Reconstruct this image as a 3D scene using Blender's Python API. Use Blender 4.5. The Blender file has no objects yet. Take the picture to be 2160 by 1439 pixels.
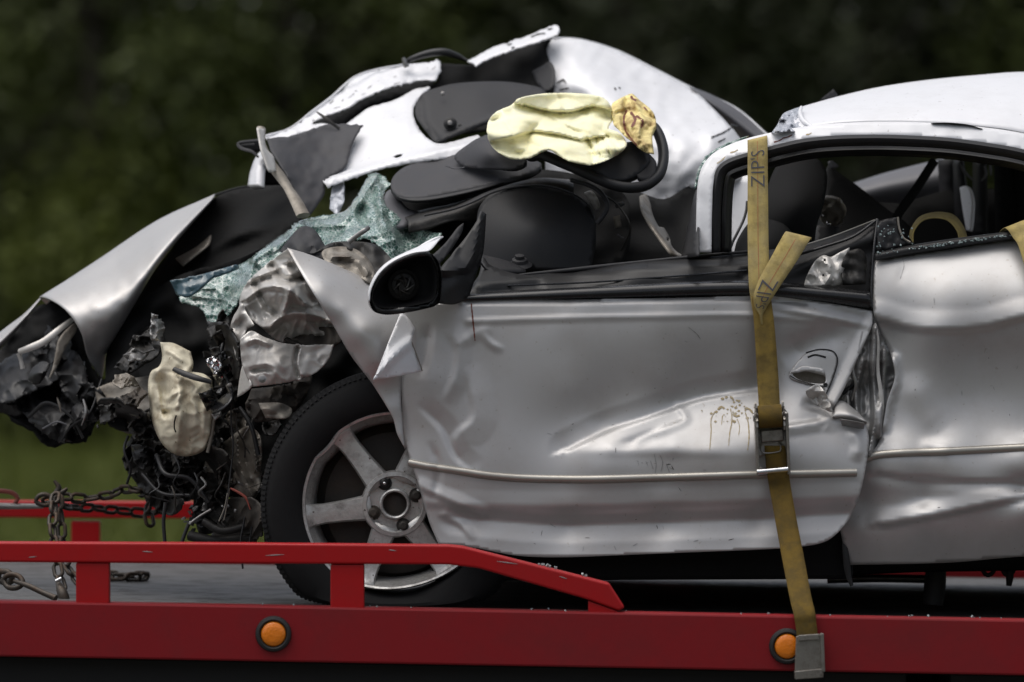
import bpy, bmesh, math, random
import numpy as np
from mathutils import Vector, Matrix, noise
from mathutils.geometry import delaunay_2d_cdt

# ------------------------------------------------------------------ camera, world, sun, exposure
scene = bpy.context.scene
C = scene.collection
ZC = 1.73                       # eye height of the photographer
DIST = 12.0                     # metres to the near flank of the car
LENS = 182.0
K = 36.0 / LENS / 2160.0        # tangent per photograph pixel
PITCH = math.atan(94.5 * K)

cam_data = bpy.data.cameras.new("camera")
cam = bpy.data.objects.new("camera", cam_data)
C.objects.link(cam)
cam.location = (0, -DIST, ZC)
cam.rotation_euler = (math.pi / 2 - PITCH, 0, 0)
cam_data.lens = LENS
cam_data.sensor_width = 36
cam_data.clip_start = 0.5
cam_data.clip_end = 2000
cam_data.dof.use_dof = True
cam_data.dof.focus_distance = DIST + 0.12
cam_data.dof.aperture_fstop = 2.6
scene.camera = cam

SUN_EL, SUN_AZ = math.radians(74), math.radians(262)   # azimuth measured clockwise from +Y
world = bpy.data.worlds.new("World")
scene.world = world
world.use_nodes = True
wn = world.node_tree
wn.nodes.clear()
sky = wn.nodes.new("ShaderNodeTexSky")
sky.sky_type = 'NISHITA'
sky.sun_disc = False
sky.sun_elevation = SUN_EL
sky.sun_rotation = SUN_AZ
sky.dust_density = 4.0
sky.air_density = 1.0
hs = wn.nodes.new("ShaderNodeHueSaturation")
hs.inputs['Saturation'].default_value = 0.42           # thin overcast: a paler sky
bgn = wn.nodes.new("ShaderNodeBackground")
bgn.inputs['Strength'].default_value = 0.115
wo = wn.nodes.new("ShaderNodeOutputWorld")
wn.links.new(sky.outputs[0], hs.inputs['Color'])
wn.links.new(hs.outputs[0], bgn.inputs['Color'])
wn.links.new(bgn.outputs[0], wo.inputs['Surface'])

sun_data = bpy.data.lights.new("sun", 'SUN')
sun_data.energy = 1.5
sun_data.angle = math.radians(75)
sun_data.color = (1.0, 0.965, 0.92)
sun = bpy.data.objects.new("sun", sun_data)
C.objects.link(sun)
sd = Vector((math.sin(SUN_AZ) * math.cos(SUN_EL), math.cos(SUN_AZ) * math.cos(SUN_EL), math.sin(SUN_EL)))
sun.rotation_euler = sd.to_track_quat('Z', 'Y').to_euler()
sun.location = (0, 0, 30)

vs = scene.view_settings
vs.view_transform = 'Standard'
vs.look = 'None'
vs.gamma = 1.0
vs.use_curve_mapping = False
vs.exposure = 0.25
scene.cycles.use_denoising = True
scene.cycles.max_bounces = 8
scene.cycles.transparent_max_bounces = 12

random.seed(7)
rng = np.random.default_rng(7)

# ------------------------------------------------------------------ helpers
_R = Matrix.Rotation(math.pi / 2 - PITCH, 3, 'X')
def P(px, py, Y):
    """point of the place that lies at depth Y (metres behind the car's near flank)"""
    d = _R @ Vector(((px - 1080) * K, (719.5 - py) * K, -1))
    t = (Y + DIST) / d.y
    return Vector((d.x * t, Y, ZC + d.z * t))
_Rn = np.array(_R)
def PN(Q, Y):
    Q = np.asarray(Q, float)
    d = np.stack([(Q[:, 0] - 1080) * K, (719.5 - Q[:, 1]) * K, -np.ones(len(Q))], 1) @ _Rn.T
    t = (Y + DIST) / d[:, 1]
    out = d * t[:, None]
    out[:, 2] += ZC
    out[:, 1] = Y
    return out
def S(Y):
    return K * (Y + DIST)        # metres per photograph pixel at depth Y

def tag(o, label=None, cat=None, group=None, kind=None):
    if label: o['label'] = label
    if cat: o['category'] = cat
    if group: o['group'] = group
    if kind: o['kind'] = kind
    return o

def thing(name, loc, label, cat, group=None):
    o = bpy.data.objects.new(name, None)
    o.empty_display_size = 0.2
    C.objects.link(o)
    o.location = loc
    return tag(o, label, cat, group)

def adopt(o, parent):
    o.parent = parent
    if parent.type == 'EMPTY':
        o.matrix_parent_inverse = Matrix.Translation(-Vector(parent.location))
    return o

def obj(name, verts, faces, mat, parent=None, smooth=True, angle=None):
    me = bpy.data.meshes.new(name)
    me.from_pydata([tuple(v) for v in verts], [], [tuple(f) for f in faces])
    me.update()
    o = bpy.data.objects.new(name, me)
    C.objects.link(o)
    if mat is not None:
        me.materials.append(mat)
    if smooth:
        me.polygons.foreach_set('use_smooth', [True] * len(me.polygons))
        if angle is not None:
            me.set_sharp_from_angle(angle=math.radians(angle))
    if parent is not None:
        adopt(o, parent)
    return o

def bm_obj(name, bm, mat, parent=None, smooth=False, angle=None):
    me = bpy.data.meshes.new(name)
    bm.normal_update()
    bm.to_mesh(me)
    bm.free()
    o = bpy.data.objects.new(name, me)
    C.objects.link(o)
    if mat is not None:
        me.materials.append(mat)
    if smooth:
        me.polygons.foreach_set('use_smooth', [True] * len(me.polygons))
        if angle is not None:
            me.set_sharp_from_angle(angle=math.radians(angle))
    if parent is not None:
        adopt(o, parent)
    return o

def solidify(o, t, offset=-1):
    m = o.modifiers.new("thickness", 'SOLIDIFY')
    m.thickness = t
    m.offset = offset
    return o

def bevel(o, w, seg=2):
    m = o.modifiers.new("edge", 'BEVEL')
    m.width = w
    m.segments = seg
    m.limit_method = 'ANGLE'
    m.angle_limit = math.radians(40)
    return o

# ---- curves
def crv(pts, step=8.0, closed=False):
    """Catmull-Rom through points of any dimension; a trailing 'c' marks a corner"""
    cor = [p[-1] == 'c' for p in pts]
    V = [np.array([x for x in p if x != 'c'], float) for p in pts]
    n = len(V)
    out = []
    segs = n if closed else n - 1
    for i in range(segs):
        p1, p2 = V[i], V[(i + 1) % n]
        p0 = V[(i - 1) % n] if (closed or i > 0) else 2 * p1 - p2
        p3 = V[(i + 2) % n] if (closed or i + 2 < n) else 2 * p2 - p1
        if cor[i]: p0 = 2 * p1 - p2
        if cor[(i + 1) % n]: p3 = 2 * p2 - p1
        L = np.linalg.norm(p2 - p1)
        k = max(1, int(round(L / step)))
        # limit overshoot on uneven spacing
        m1 = (p2 - p0) * 0.5; m2 = (p3 - p1) * 0.5
        l1, l2 = np.linalg.norm(m1), np.linalg.norm(m2)
        if l1 > L: m1 = m1 * L / l1
        if l2 > L: m2 = m2 * L / l2
        for j in range(k):
            t = j / k
            h00 = 2*t**3 - 3*t**2 + 1; h10 = t**3 - 2*t**2 + t
            h01 = -2*t**3 + 3*t**2; h11 = t**3 - t**2
            out.append(h00*p1 + h10*m1 + h01*p2 + h11*m2)
    if not closed:
        out.append(V[-1])
    return np.array(out)

def segdist(Q, A, B):
    d = B - A
    L2 = (d * d).sum() + 1e-12
    t = np.clip(((Q - A) @ d) / L2, 0, 1)
    pr = A + t[:, None] * d
    dv = Q - pr
    side = d[0] * dv[:, 1] - d[1] * dv[:, 0]
    return np.sqrt((dv * dv).sum(1)), side, t

def polydist(Q, poly, closed=False):
    n = len(poly)
    best = np.full(len(Q), 1e9); sgn = np.ones(len(Q)); par = np.zeros(len(Q))
    for i in range(n if closed else n - 1):
        d, s, t = segdist(Q, poly[i], poly[(i + 1) % n])
        m = d < best
        best[m] = d[m]; sgn[m] = np.sign(s[m]); par[m] = (i + t[m]) / max(1, n - 1)
    return best, sgn, par

def inside(Q, poly):
    x, y = Q[:, 0], Q[:, 1]
    r = np.zeros(len(Q), bool)
    n = len(poly)
    for i in range(n):
        x1, y1 = poly[i]; x2, y2 = poly[(i + 1) % n]
        c = (y1 > y) != (y2 > y)
        if c.any():
            xi = (x2 - x1) * (y - y1) / ((y2 - y1) if y2 != y1 else 1e-9) + x1
            r ^= c & (x < xi)
    return r

class Depth:
    """depth of a pressed or dented sheet: thin-plate spline through measured points plus creases"""
    def __init__(s, ctrl, ridges=(), nz=(), puff=None, lin=0.0):
        c = np.array(ctrl, float)
        s.c = c[:, :2] / 100.0; s.ridges = ridges; s.nz = nz; s.puff = puff
        n = len(c)
        if n == 1:
            s.w = None; s.const = c[0, 2]; return
        d = np.linalg.norm(s.c[:, None] - s.c[None], axis=2)
        Kk = d * d * np.log(d + 1e-9) + lin * np.eye(n)
        Pm = np.concatenate([np.ones((n, 1)), s.c], 1)
        A = np.zeros((n + 3, n + 3)); A[:n, :n] = Kk; A[:n, n:] = Pm; A[n:, :n] = Pm.T
        A[n:, n:] -= 1e-9 * np.eye(3)
        b = np.zeros(n + 3); b[:n] = c[:, 2]
        s.w = np.linalg.lstsq(A, b, rcond=None)[0]
    def __call__(s, Q):
        Q = np.asarray(Q, float)[:, :2]
        q = Q / 100.0
        if s.w is None:
            y = np.full(len(Q), s.const)
        else:
            d = np.linalg.norm(q[:, None] - s.c[None], axis=2)
            y = (d * d * np.log(d + 1e-9)) @ s.w[:len(s.c)] + s.w[-3] + q @ s.w[-2:]
        for r in s.ridges:
            # (polyline, amplitude, width left, width right, kind) - amplitude < 0 stands proud towards the road
            pl, amp, wl, wr = r[:4]
            kind = r[4] if len(r) > 4 else 'g'
            pl = crv(pl, 15)
            dd, sg, par = polydist(Q, pl)
            w = np.where(sg > 0, wr, wl)
            u = dd / w
            f = np.exp(-u * u) if kind[0] == 'g' else np.maximum(0, 1 - u) ** (1.0 if kind[0] == 't' else 2.0)
            if len(kind) > 1 and kind[1] == 'f':      # fades out at both ends
                f = f * np.clip(np.minimum(par, 1 - par) * 4, 0, 1)
            y = y + amp * f
        for q_ in s.nz:
            amp, sc, seed = q_[:3]
            kd = q_[3] if len(q_) > 3 else 'n'       # n plain, b billowed (soft puffs, sharp valleys), r ridged (sharp creases)
            sx, sy = q_[4] if len(q_) > 4 else (1, 1)
            z_ = []
            for a, b in Q:
                wx = 0.35 * noise.noise(Vector((a * sc * .6, b * sc * .6, seed + 20))); wy = 0.35 * noise.noise(Vector((a * sc * .6, b * sc * .6, seed + 40)))
                v_ = noise.noise(Vector((a * sc * sx + (wx if kd != 'n' else 0), b * sc * sy + (wy if kd != 'n' else 0), seed)))
                z_.append(amp * (v_ if kd == 'n' else (-abs(v_) * 1.6 if kd == 'b' else abs(v_) * 1.6)))
            y = y + np.array(z_)
        if s.puff:
            poly, h, w = s.puff
            dd, _, _ = polydist(Q, poly, True)
            u = np.clip(dd / w, 0, 1)
            y = y - h * np.sqrt(np.maximum(0, 1 - (1 - u) ** 2))
        return y

class Offset(Depth):
    """a sheet lying a set distance in front of (or behind) another one"""
    def __init__(s, base, lift): s.base = base; s.lift = lift
    def __call__(s, Q): return s.base(Q) - s.lift

def tri(poly, step, holes=()):
    lo, hi = poly.min(0), poly.max(0)
    pts = []
    yy = lo[1]; row = 0
    while yy < hi[1]:
        xx = lo[0] + (row % 2) * step * 0.5
        while xx < hi[0]:
            pts.append((xx, yy)); xx += step
        yy += step * 0.866; row += 1
    pts = np.array(pts) if pts else np.zeros((0, 2))
    if len(pts):
        pts = pts[inside(pts, poly)]
    if len(pts):
        d, _, _ = polydist(pts, poly, True)
        pts = pts[d > step * 0.55]
    loops = [poly] + [np.asarray(h) for h in holes]
    for h in holes:
        if len(pts):
            d, _, _ = polydist(pts, np.asarray(h), True)
            pts = pts[(d > step * 0.5) & ~inside(pts, np.asarray(h))]
    vv = []; ee = []
    for lp in loops:
        b = len(vv)
        vv += [(p[0], -p[1]) for p in lp]
        ee += [(b + i, b + (i + 1) % len(lp)) for i in range(len(lp))]
    vv += [(p[0], -p[1]) for p in pts]
    r = delaunay_2d_cdt([Vector(v) for v in vv], ee, [], 1, 1e-4)
    V = np.array([(v.x, -v.y) for v in r[0]]); F = [tuple(f) for f in r[2]]
    if holes:
        cen = np.array([V[list(f)].mean(0) for f in F])
        keep = np.ones(len(F), bool)
        for h in holes: keep &= ~inside(cen, np.asarray(h))
        F = [f for f, k in zip(F, keep) if k]
    # orient towards the road
    G = []
    for f in F:
        a, b, c = V[f[0]], V[f[1]], V[f[2]]
        if (b[0]-a[0])*(-(c[1]-a[1])) - (-(b[1]-a[1]))*(c[0]-a[0]) < 0: f = f[::-1]
        G.append(f)
    return V, G

def panel(name, outline, depth, mat, parent, step=10, t=0.0015, holes=(), smooth=True, angle=None, closedback=0.0, jag=0.0):
    poly = crv(outline, step, True)
    if jag:
        g = np.random.default_rng(int(abs(outline[0][0]) + len(poly)))
        e = g.normal(0, 1, (len(poly), 2)) * jag
        e = e * (g.uniform(0, 1, (len(poly), 1)) ** 1.5)
        poly = poly + e
    if not isinstance(depth, Depth):
        depth = Depth(depth if isinstance(depth, (list, tuple)) else [(0, 0, depth)])
    hs_ = [crv(h, step, True) for h in holes]
    V, F = tri(poly, step, hs_)
    W = PN(V, depth(V))
    if closedback:           # a puffed body with a rounded back of its own
        n = len(V)
        dd, _, _ = polydist(V, poly, True)
        wmax = max(dd.max(), 1e-6)
        back = W.copy()
        back[:, 1] += 0.004 + closedback * np.sqrt(np.maximum(0, 1 - (1 - np.clip(dd / wmax, 0, 1)) ** 2))
        W2 = np.concatenate([W, back])
        F2 = list(F) + [tuple(i + n for i in f[::-1]) for f in F]
        cnt = {}
        for f in F:
            for i in range(3):
                e = (f[i], f[(i + 1) % 3]); cnt[e] = 1
        for (a, b) in list(cnt):
            if (b, a) not in cnt:
                F2.append((b, a, a + n, b + n))
        return obj(name, W2, F2, mat, parent, smooth, angle)
    o = obj(name, W, F, mat, parent, smooth, angle)
    if t: solidify(o, t)
    return o

def sheet(name, rows, mat, parent, step=10, t=0.0015, sub=6, nz=None, angle=None):
    """lofted sheet: rows of (px, py, Y) points with equal counts"""
    R = [[np.array(p, float) for p in r] for r in rows]
    L = max(sum(np.linalg.norm((r[i+1]-r[i])[:2]) for i in range(len(r)-1)) for r in R)
    n = max(2, int(L / step))
    def resample(r):
        c = crv([tuple(p) for p in r], 2.0)
        m = len(r)
        # uniform in parameter
        out = []
        for k in range(n + 1):
            u = k / n * (m - 1); i = min(int(u), m - 2); f = u - i
            p1, p2 = r[i], r[i+1]; p0 = r[i-1] if i else 2*p1-p2; p3 = r[i+2] if i+2 < m else 2*p2-p1
            out.append(0.5*((2*p1)+(p2-p0)*f+(2*p0-5*p1+4*p2-p3)*f*f+(3*p1-p0-3*p2+p3)*f**3))
        return out
    G = [resample(r) for r in R]
    cols = []
    m = len(G); nr = (m - 1) * sub
    allp = []
    for k in range(nr + 1):
        u = k / nr * (m - 1); i = min(int(u), m - 2); f = u - i
        rowp = []
        for j in range(n + 1):
            p1, p2 = G[i][j], G[i+1][j]; p0 = G[i-1][j] if i else 2*p1-p2; p3 = G[i+2][j] if i+2 < m else 2*p2-p1
            rowp.append(0.5*((2*p1)+(p2-p0)*f+(2*p0-5*p1+4*p2-p3)*f*f+(3*p1-p0-3*p2+p3)*f**3))
        allp.append(rowp)
    Q = np.array(allp).reshape(-1, 3)
    Y = Q[:, 2].copy()
    if nz:
        for amp, sc, seed in nz:
            Y += np.array([amp * noise.noise(Vector((a * sc, b * sc, seed))) for a, b in Q[:, :2]])
    W = PN(Q[:, :2], Y)
    w = n + 1
    F = [(k*w+j, k*w+j+1, (k+1)*w+j+1, (k+1)*w+j) for k in range(nr) for j in range(n)]
    o = obj(name, W, F, mat, parent, True, angle)
    if t: solidify(o, t, 0)
    return o

def tube_data(pts, rad, seg=8, closed=False, flat=1.0):
    """pts: world points (list of Vector); rad: number or list"""
    n = len(pts)
    V = []; F = []
    up = Vector((0.3, -1, 0.2)).normalized()
    prev = None
    for i, p in enumerate(pts):
        a = pts[i-1] if (i or closed) else pts[0]
        b = pts[(i+1) % n] if (i < n-1 or closed) else pts[-1]
        tg = (Vector(b) - Vector(a))
        tg = tg.normalized() if tg.length > 1e-9 else Vector((1, 0, 0))
        if prev is None:
            u = tg.cross(up)
            if u.length < 1e-3: u = tg.cross(Vector((1, 0, 0)))
            u.normalize()
        else:
            u = (prev - tg * prev.dot(tg))
            if u.length < 1e-4: u = tg.cross(up)
            u.normalize()
        prev = u
        v = tg.cross(u)
        r = rad[i] if hasattr(rad, '__len__') else rad
        for k in range(seg):
            an = 2 * math.pi * k / seg
            V.append(Vector(p) + u * (math.cos(an) * r) + v * (math.sin(an) * r * flat))
    m = n if closed else n - 1
    for i in range(m):
        for k in range(seg):
            a = i*seg + k; b = i*seg + (k+1) % seg
            c = ((i+1) % n)*seg + (k+1) % seg; d = ((i+1) % n)*seg + k
            F.append((a, b, c, d))
    if not closed:
        F.append(tuple(range(seg))[::-1])
        F.append(tuple((n-1)*seg + k for k in range(seg)))
    return V, F

def tube(name, pts, rad, mat, parent, seg=8, closed=False, step=6, flat=1.0):
    """pts in (px, py, Y); rad in photograph pixels"""
    c = crv([(p[0], p[1], p[2] * 1000) if p[-1] != 'c' else (p[0], p[1], p[2] * 1000, 'c') for p in pts], step, closed)
    W = [P(a[0], a[1], a[2] / 1000) for a in c]
    if hasattr(rad, '__len__'):
        rr = np.interp(np.linspace(0, 1, len(W)), np.linspace(0, 1, len(rad)), rad) * S(pts[0][2])
    else:
        rr = rad * S(pts[0][2])
    V, F = tube_data(W, rr, seg, closed, flat)
    return obj(name, V, F, mat, parent, True, 50)

def slab(name, poly, Y, depth, mat, parent, bev=0.003, step=None, seg=2):
    """flat plate: outline in photograph pixels on the plane Y, extruded straight back by depth metres"""
    pl = crv(poly, step or 8, True) if step else np.array([p[:2] for p in poly], float)
    W = PN(pl, np.full(len(pl), Y))
    n = len(W)
    bm = bmesh.new()
    a = [bm.verts.new(w) for w in W]
    b = [bm.verts.new((w[0], w[1] + depth, w[2])) for w in W]
    f1 = bm.faces.new(a); bm.faces.new(b[::-1])
    for i in range(n):
        bm.faces.new((a[(i+1) % n], a[i], b[i], b[(i+1) % n]))
    bmesh.ops.recalc_face_normals(bm, faces=bm.faces)
    o = bm_obj(name, bm, mat, parent)
    if bev: bevel(o, bev, seg)
    return o

def lathe(name, prof, centre, axis, mat, parent, seg=48, closed=False, deform=None, angle=35):
    """prof: (radius, height along axis); axis a unit Vector"""
    ax = Vector(axis).normalized()
    u = ax.cross(Vector((0, 0, 1)))
    if u.length < 1e-3: u = Vector((1, 0, 0))
    u.normalize(); v = ax.cross(u)
    V = []; F = []
    m = len(prof)
    for k in range(seg):
        an = 2*math.pi*k/seg
        for (r, h) in prof:
            p = Vector(centre) + ax*h + (u*math.cos(an) + v*math.sin(an))*r
            V.append(deform(p) if deform else p)
    for k in range(seg):
        k2 = (k+1) % seg
        for i in range(m if closed else m-1):
            i2 = (i+1) % m
            F.append((k*m+i, k2*m+i, k2*m+i2, k*m+i2))
    o = obj(name, V, F, mat, parent, True, angle)
    bm = bmesh.new(); bm.from_mesh(o.data)
    bmesh.ops.remove_doubles(bm, verts=bm.verts, dist=1e-5)
    bmesh.ops.recalc_face_normals(bm, faces=bm.faces)
    bm.to_mesh(o.data); bm.free()
    return o

# ------------------------------------------------------------------ materials
def mat(name, col, rough=0.5, metal=0.0, coat=0.0, spec=0.5, var=0.0, vcol=None, vscale=6.0, bump=0.0, bscale=40.0,
        dirt=0.0, dcol=(0.09, 0.07, 0.05), dscale=9.0, rvar=0.0, trans=0.0, alpha=1.0, speck=0.0, sss=0.0, stretch=(1, 1, 1), detail=4.0):
    m = bpy.data.materials.new(name)
    m.use_nodes = True
    nt = m.node_tree; b = nt.nodes['Principled BSDF']
    b.inputs['Base Color'].default_value = (*col, 1)
    b.inputs['Roughness'].default_value = rough
    b.inputs['Metallic'].default_value = metal
    b.inputs['Coat Weight'].default_value = coat
    b.inputs['Coat Roughness'].default_value = 0.2
    b.inputs['Specular IOR Level'].default_value = spec
    b.inputs['Transmission Weight'].default_value = trans
    b.inputs['Alpha'].default_value = alpha
    if sss:
        b.inputs['Subsurface Weight'].default_value = sss
        b.inputs['Subsurface Radius'].default_value = (0.02, 0.015, 0.008)
        b.inputs['Subsurface Scale'].default_value = 0.5
    tc = nt.nodes.new('ShaderNodeTexCoord')
    mp = nt.nodes.new('ShaderNodeMapping'); mp.inputs['Scale'].default_value = stretch
    nt.links.new(tc.outputs['Object'], mp.inputs['Vector'])
    cur = None
    def nz(scale, det=detail, rgh=0.6):
        n = nt.nodes.new('ShaderNodeTexNoise')
        n.inputs['Scale'].default_value = scale; n.inputs['Detail'].default_value = det; n.inputs['Roughness'].default_value = rgh
        nt.links.new(mp.outputs[0], n.inputs['Vector'])
        return n
    def ramp(src, lo, hi):
        r = nt.nodes.new('ShaderNodeMapRange')
        r.inputs['From Min'].default_value = lo; r.inputs['From Max'].default_value = hi
        nt.links.new(src, r.inputs['Value'])
        return r
    def mix(fac, a, bcol):
        x = nt.nodes.new('ShaderNodeMix'); x.data_type = 'RGBA'
        nt.links.new(fac, x.inputs['Factor'])
        if isinstance(a, tuple): x.inputs['A'].default_value = (*a, 1)
        else: nt.links.new(a, x.inputs['A'])
        x.inputs['B'].default_value = (*bcol, 1)
        return x.outputs['Result']
    src = col
    if var:
        n = nz(vscale)
        r = ramp(n.outputs['Fac'], 0.35, 0.75); r.inputs['To Max'].default_value = var
        src = mix(r.outputs[0], src, vcol or tuple(c * 0.4 for c in col))
    if dirt:
        n = nz(dscale, 8, 0.72)
        r = ramp(n.outputs['Fac'], 0.46, 0.72); r.inputs['To Max'].default_value = dirt
        src = mix(r.outputs[0], src, dcol)
        rr = nt.nodes.new('ShaderNodeMapRange')
        nt.links.new(r.outputs[0], rr.inputs['Value'])
        rr.inputs['To Min'].default_value = rough; rr.inputs['To Max'].default_value = min(1, rough + 0.35)
        nt.links.new(rr.outputs[0], b.inputs['Roughness'])
    if speck:
        n = nz(95, 2, 0.5)
        r = ramp(n.outputs['Fac'], 0.70, 0.74); r.inputs['To Max'].default_value = speck
        src = mix(r.outputs[0], src, dcol)
    if not isinstance(src, tuple):
        nt.links.new(src, b.inputs['Base Color'])
    if rvar and not dirt:
        n = nz(vscale * 2.3)
        r = ramp(n.outputs['Fac'], 0.3, 0.7)
        r.inputs['To Min'].default_value = max(0, rough - rvar); r.inputs['To Max'].default_value = min(1, rough + rvar)
        nt.links.new(r.outputs[0], b.inputs['Roughness'])
    if bump:
        n = nz(bscale, 6)
        bp = nt.nodes.new('ShaderNodeBump'); bp.inputs['Strength'].default_value = bump; bp.inputs['Distance'].default_value = 0.01
        nt.links.new(n.outputs['Fac'], bp.inputs['Height'])
        nt.links.new(bp.outputs[0], b.inputs['Normal'])
    return m

M = {}
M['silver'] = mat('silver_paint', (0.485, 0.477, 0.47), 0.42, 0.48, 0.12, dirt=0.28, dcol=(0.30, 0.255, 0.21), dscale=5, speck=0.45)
M['white'] = mat('pale_lit_paint', (0.79, 0.79, 0.81), 0.42, 0.05, 0.3, dirt=0.16, dcol=(0.36, 0.34, 0.33), dscale=11, speck=0.6)  # white parts; upturned silver skin too, its daylight mixed into the colour
M['bare'] = mat('bare_crumpled_metal', (0.58, 0.56, 0.53), 0.42, 0.35, 0.15, dirt=0.55, dcol=(0.17, 0.14, 0.11), dscale=9, bump=0.06, bscale=30)
M['torn'] = mat('torn_dark_metal', (0.33, 0.325, 0.32), 0.40, 0.5, dirt=0.6, dcol=(0.08, 0.07, 0.06), dscale=16, bump=0.08, bscale=50)
M['black'] = mat('black_plastic', (0.011, 0.011, 0.012), 0.45, spec=0.35, var=0.4, vcol=(0.022, 0.021, 0.021), vscale=14, bump=0.04, bscale=120)
M['gloss'] = mat('black_gloss_trim', (0.008, 0.008, 0.009), 0.25, coat=0.15, spec=0.4, dirt=0.25, dcol=(0.04, 0.036, 0.032), dscale=20)
M['rubber'] = mat('black_rubber', (0.014, 0.014, 0.014), 0.6, dirt=0.3, dcol=(0.05, 0.045, 0.04))
M['dash'] = mat('dark_grey_plastic', (0.022, 0.022, 0.0245), 0.6, spec=0.35, dirt=0.15, dcol=(0.08, 0.075, 0.07), dscale=30, bump=0.05, bscale=300)
M['hood'] = mat('grey_dash_plastic', (0.040, 0.040, 0.045), 0.6, spec=0.35, dirt=0.25, dcol=(0.10, 0.09, 0.085), dscale=26, bump=0.08, bscale=300)
M['dashdark'] = mat('dark_dash_plastic', (0.013, 0.0135, 0.0155), 0.5, spec=0.35, dirt=0.1, bump=0.05, bscale=300)
M['grime'] = mat('oily_dark_metal', (0.014, 0.013, 0.012), 0.5, 0.1, spec=0.35, dirt=0.5, dcol=(0.05, 0.043, 0.036), dscale=18, bump=0.25, bscale=45)
M['cloth'] = mat('charcoal_seat_cloth', (0.012, 0.012, 0.0125), 0.9, spec=0.2, bump=0.1, bscale=400)
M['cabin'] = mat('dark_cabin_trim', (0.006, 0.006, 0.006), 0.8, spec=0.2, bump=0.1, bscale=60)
M['greytrim'] = mat('grey_cabin_trim', (0.11, 0.11, 0.12), 0.5, 0.1, var=0.3)
M['tan'] = mat('tan_dirty_metal', (0.26, 0.235, 0.20), 0.5, 0.4, dirt=0.8, dcol=(0.07, 0.05, 0.035), dscale=15, bump=0.2)
M['cream'] = mat('cream_plastic_tank', (0.74, 0.68, 0.52), 0.5, dirt=0.8, dcol=(0.24, 0.18, 0.10), dscale=14, speck=1.0, bump=0.15, bscale=30)
M['airbag'] = mat('pale_yellow_airbag_fabric', (0.92, 0.90, 0.66), 0.85, spec=0.15, sss=0.1, var=0.4, vcol=(0.88, 0.78, 0.36), vscale=7, bump=0.3, bscale=38)
M['airbag2'] = mat('stained_airbag_fabric', (0.88, 0.76, 0.36), 0.85, spec=0.2, var=0.9, vcol=(0.20, 0.075, 0.03), vscale=26, bump=0.3, bscale=60, detail=5)
M['tyre'] = mat('tyre_rubber', (0.009, 0.009, 0.0095), 0.8, spec=0.22, dirt=0.35, dcol=(0.022, 0.021, 0.02), dscale=14, bump=0.1, bscale=60)
M['alloy'] = mat('grimy_alloy', (0.54, 0.53, 0.51), 0.36, 0.6, dirt=0.85, dcol=(0.10, 0.085, 0.07), dscale=20, speck=1.0, bump=0.15, bscale=60)
M['hubdark'] = mat('brake_grime', (0.042, 0.037, 0.032), 0.65, 0.3, dirt=0.5, dcol=(0.12, 0.09, 0.065), bump=0.2)
M['chrome'] = mat('chrome', (0.75, 0.75, 0.76), 0.12, 1.0, dirt=0.4, dcol=(0.1, 0.09, 0.08), dscale=40)
M['moulding'] = mat('satin_metal_moulding', (0.40, 0.38, 0.34), 0.32, 0.6, 0.2, dirt=0.3, dcol=(0.2, 0.17, 0.13), dscale=12)
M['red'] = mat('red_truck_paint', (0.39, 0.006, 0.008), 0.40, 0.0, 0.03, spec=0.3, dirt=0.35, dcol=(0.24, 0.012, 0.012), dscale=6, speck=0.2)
M['redbeam'] = mat('darker_red_truck_paint', (0.24, 0.008, 0.012), 0.45, 0.0, 0.03, spec=0.3, dirt=0.5, dcol=(0.13, 0.014, 0.015), dscale=3.5, speck=0.25)  # the rail's red again, given a darker base for the beam
M['deck'] = mat('worn_steel_deck', (0.085, 0.083, 0.08), 0.5, 0.2, dirt=0.85, dcol=(0.025, 0.024, 0.023), dscale=9, bump=0.8, bscale=24)
M['under'] = mat('black_chassis', (0.012, 0.012, 0.012), 0.7)
M['amber'] = mat('amber_lens', (0.85, 0.22, 0.006), 0.22, coat=0.4, bump=0.25, bscale=160)
M['chain'] = mat('rusty_chain_steel', (0.060, 0.052, 0.044), 0.5, 0.7, dirt=0.7, dcol=(0.10, 0.055, 0.03), dscale=30)
M['bolt'] = mat('bolt_steel', (0.30, 0.29, 0.28), 0.35, 0.9, dirt=0.5, dscale=60)
M['ratchet'] = mat('worn_ratchet_steel', (0.30, 0.28, 0.25), 0.38, 0.85, dirt=0.8, dcol=(0.07, 0.05, 0.035), dscale=28, bump=0.1)
M['ink'] = mat('faded_blue_ink', (0.075, 0.075, 0.09), 0.8)
M['thread'] = mat('red_thread', (0.38, 0.13, 0.06), 0.85)
M['drip'] = mat('yellow_brown_fluid_stain', (0.36, 0.26, 0.10), 0.45, var=0.9, vcol=(0.42, 0.38, 0.30), vscale=45)
M['blood'] = mat('dried_red_brown_stain', (0.16, 0.045, 0.028), 0.6)
M['redsmear'] = mat('red_paint_smear', (0.42, 0.16, 0.17), 0.5, 0.3, var=1.0, vcol=(0.45, 0.43, 0.43), vscale=16)
M['hose'] = mat('black_hose', (0.015, 0.015, 0.016), 0.45)
M['redhose'] = mat('dull_red_wire', (0.30, 0.07, 0.05), 0.5)

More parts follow.
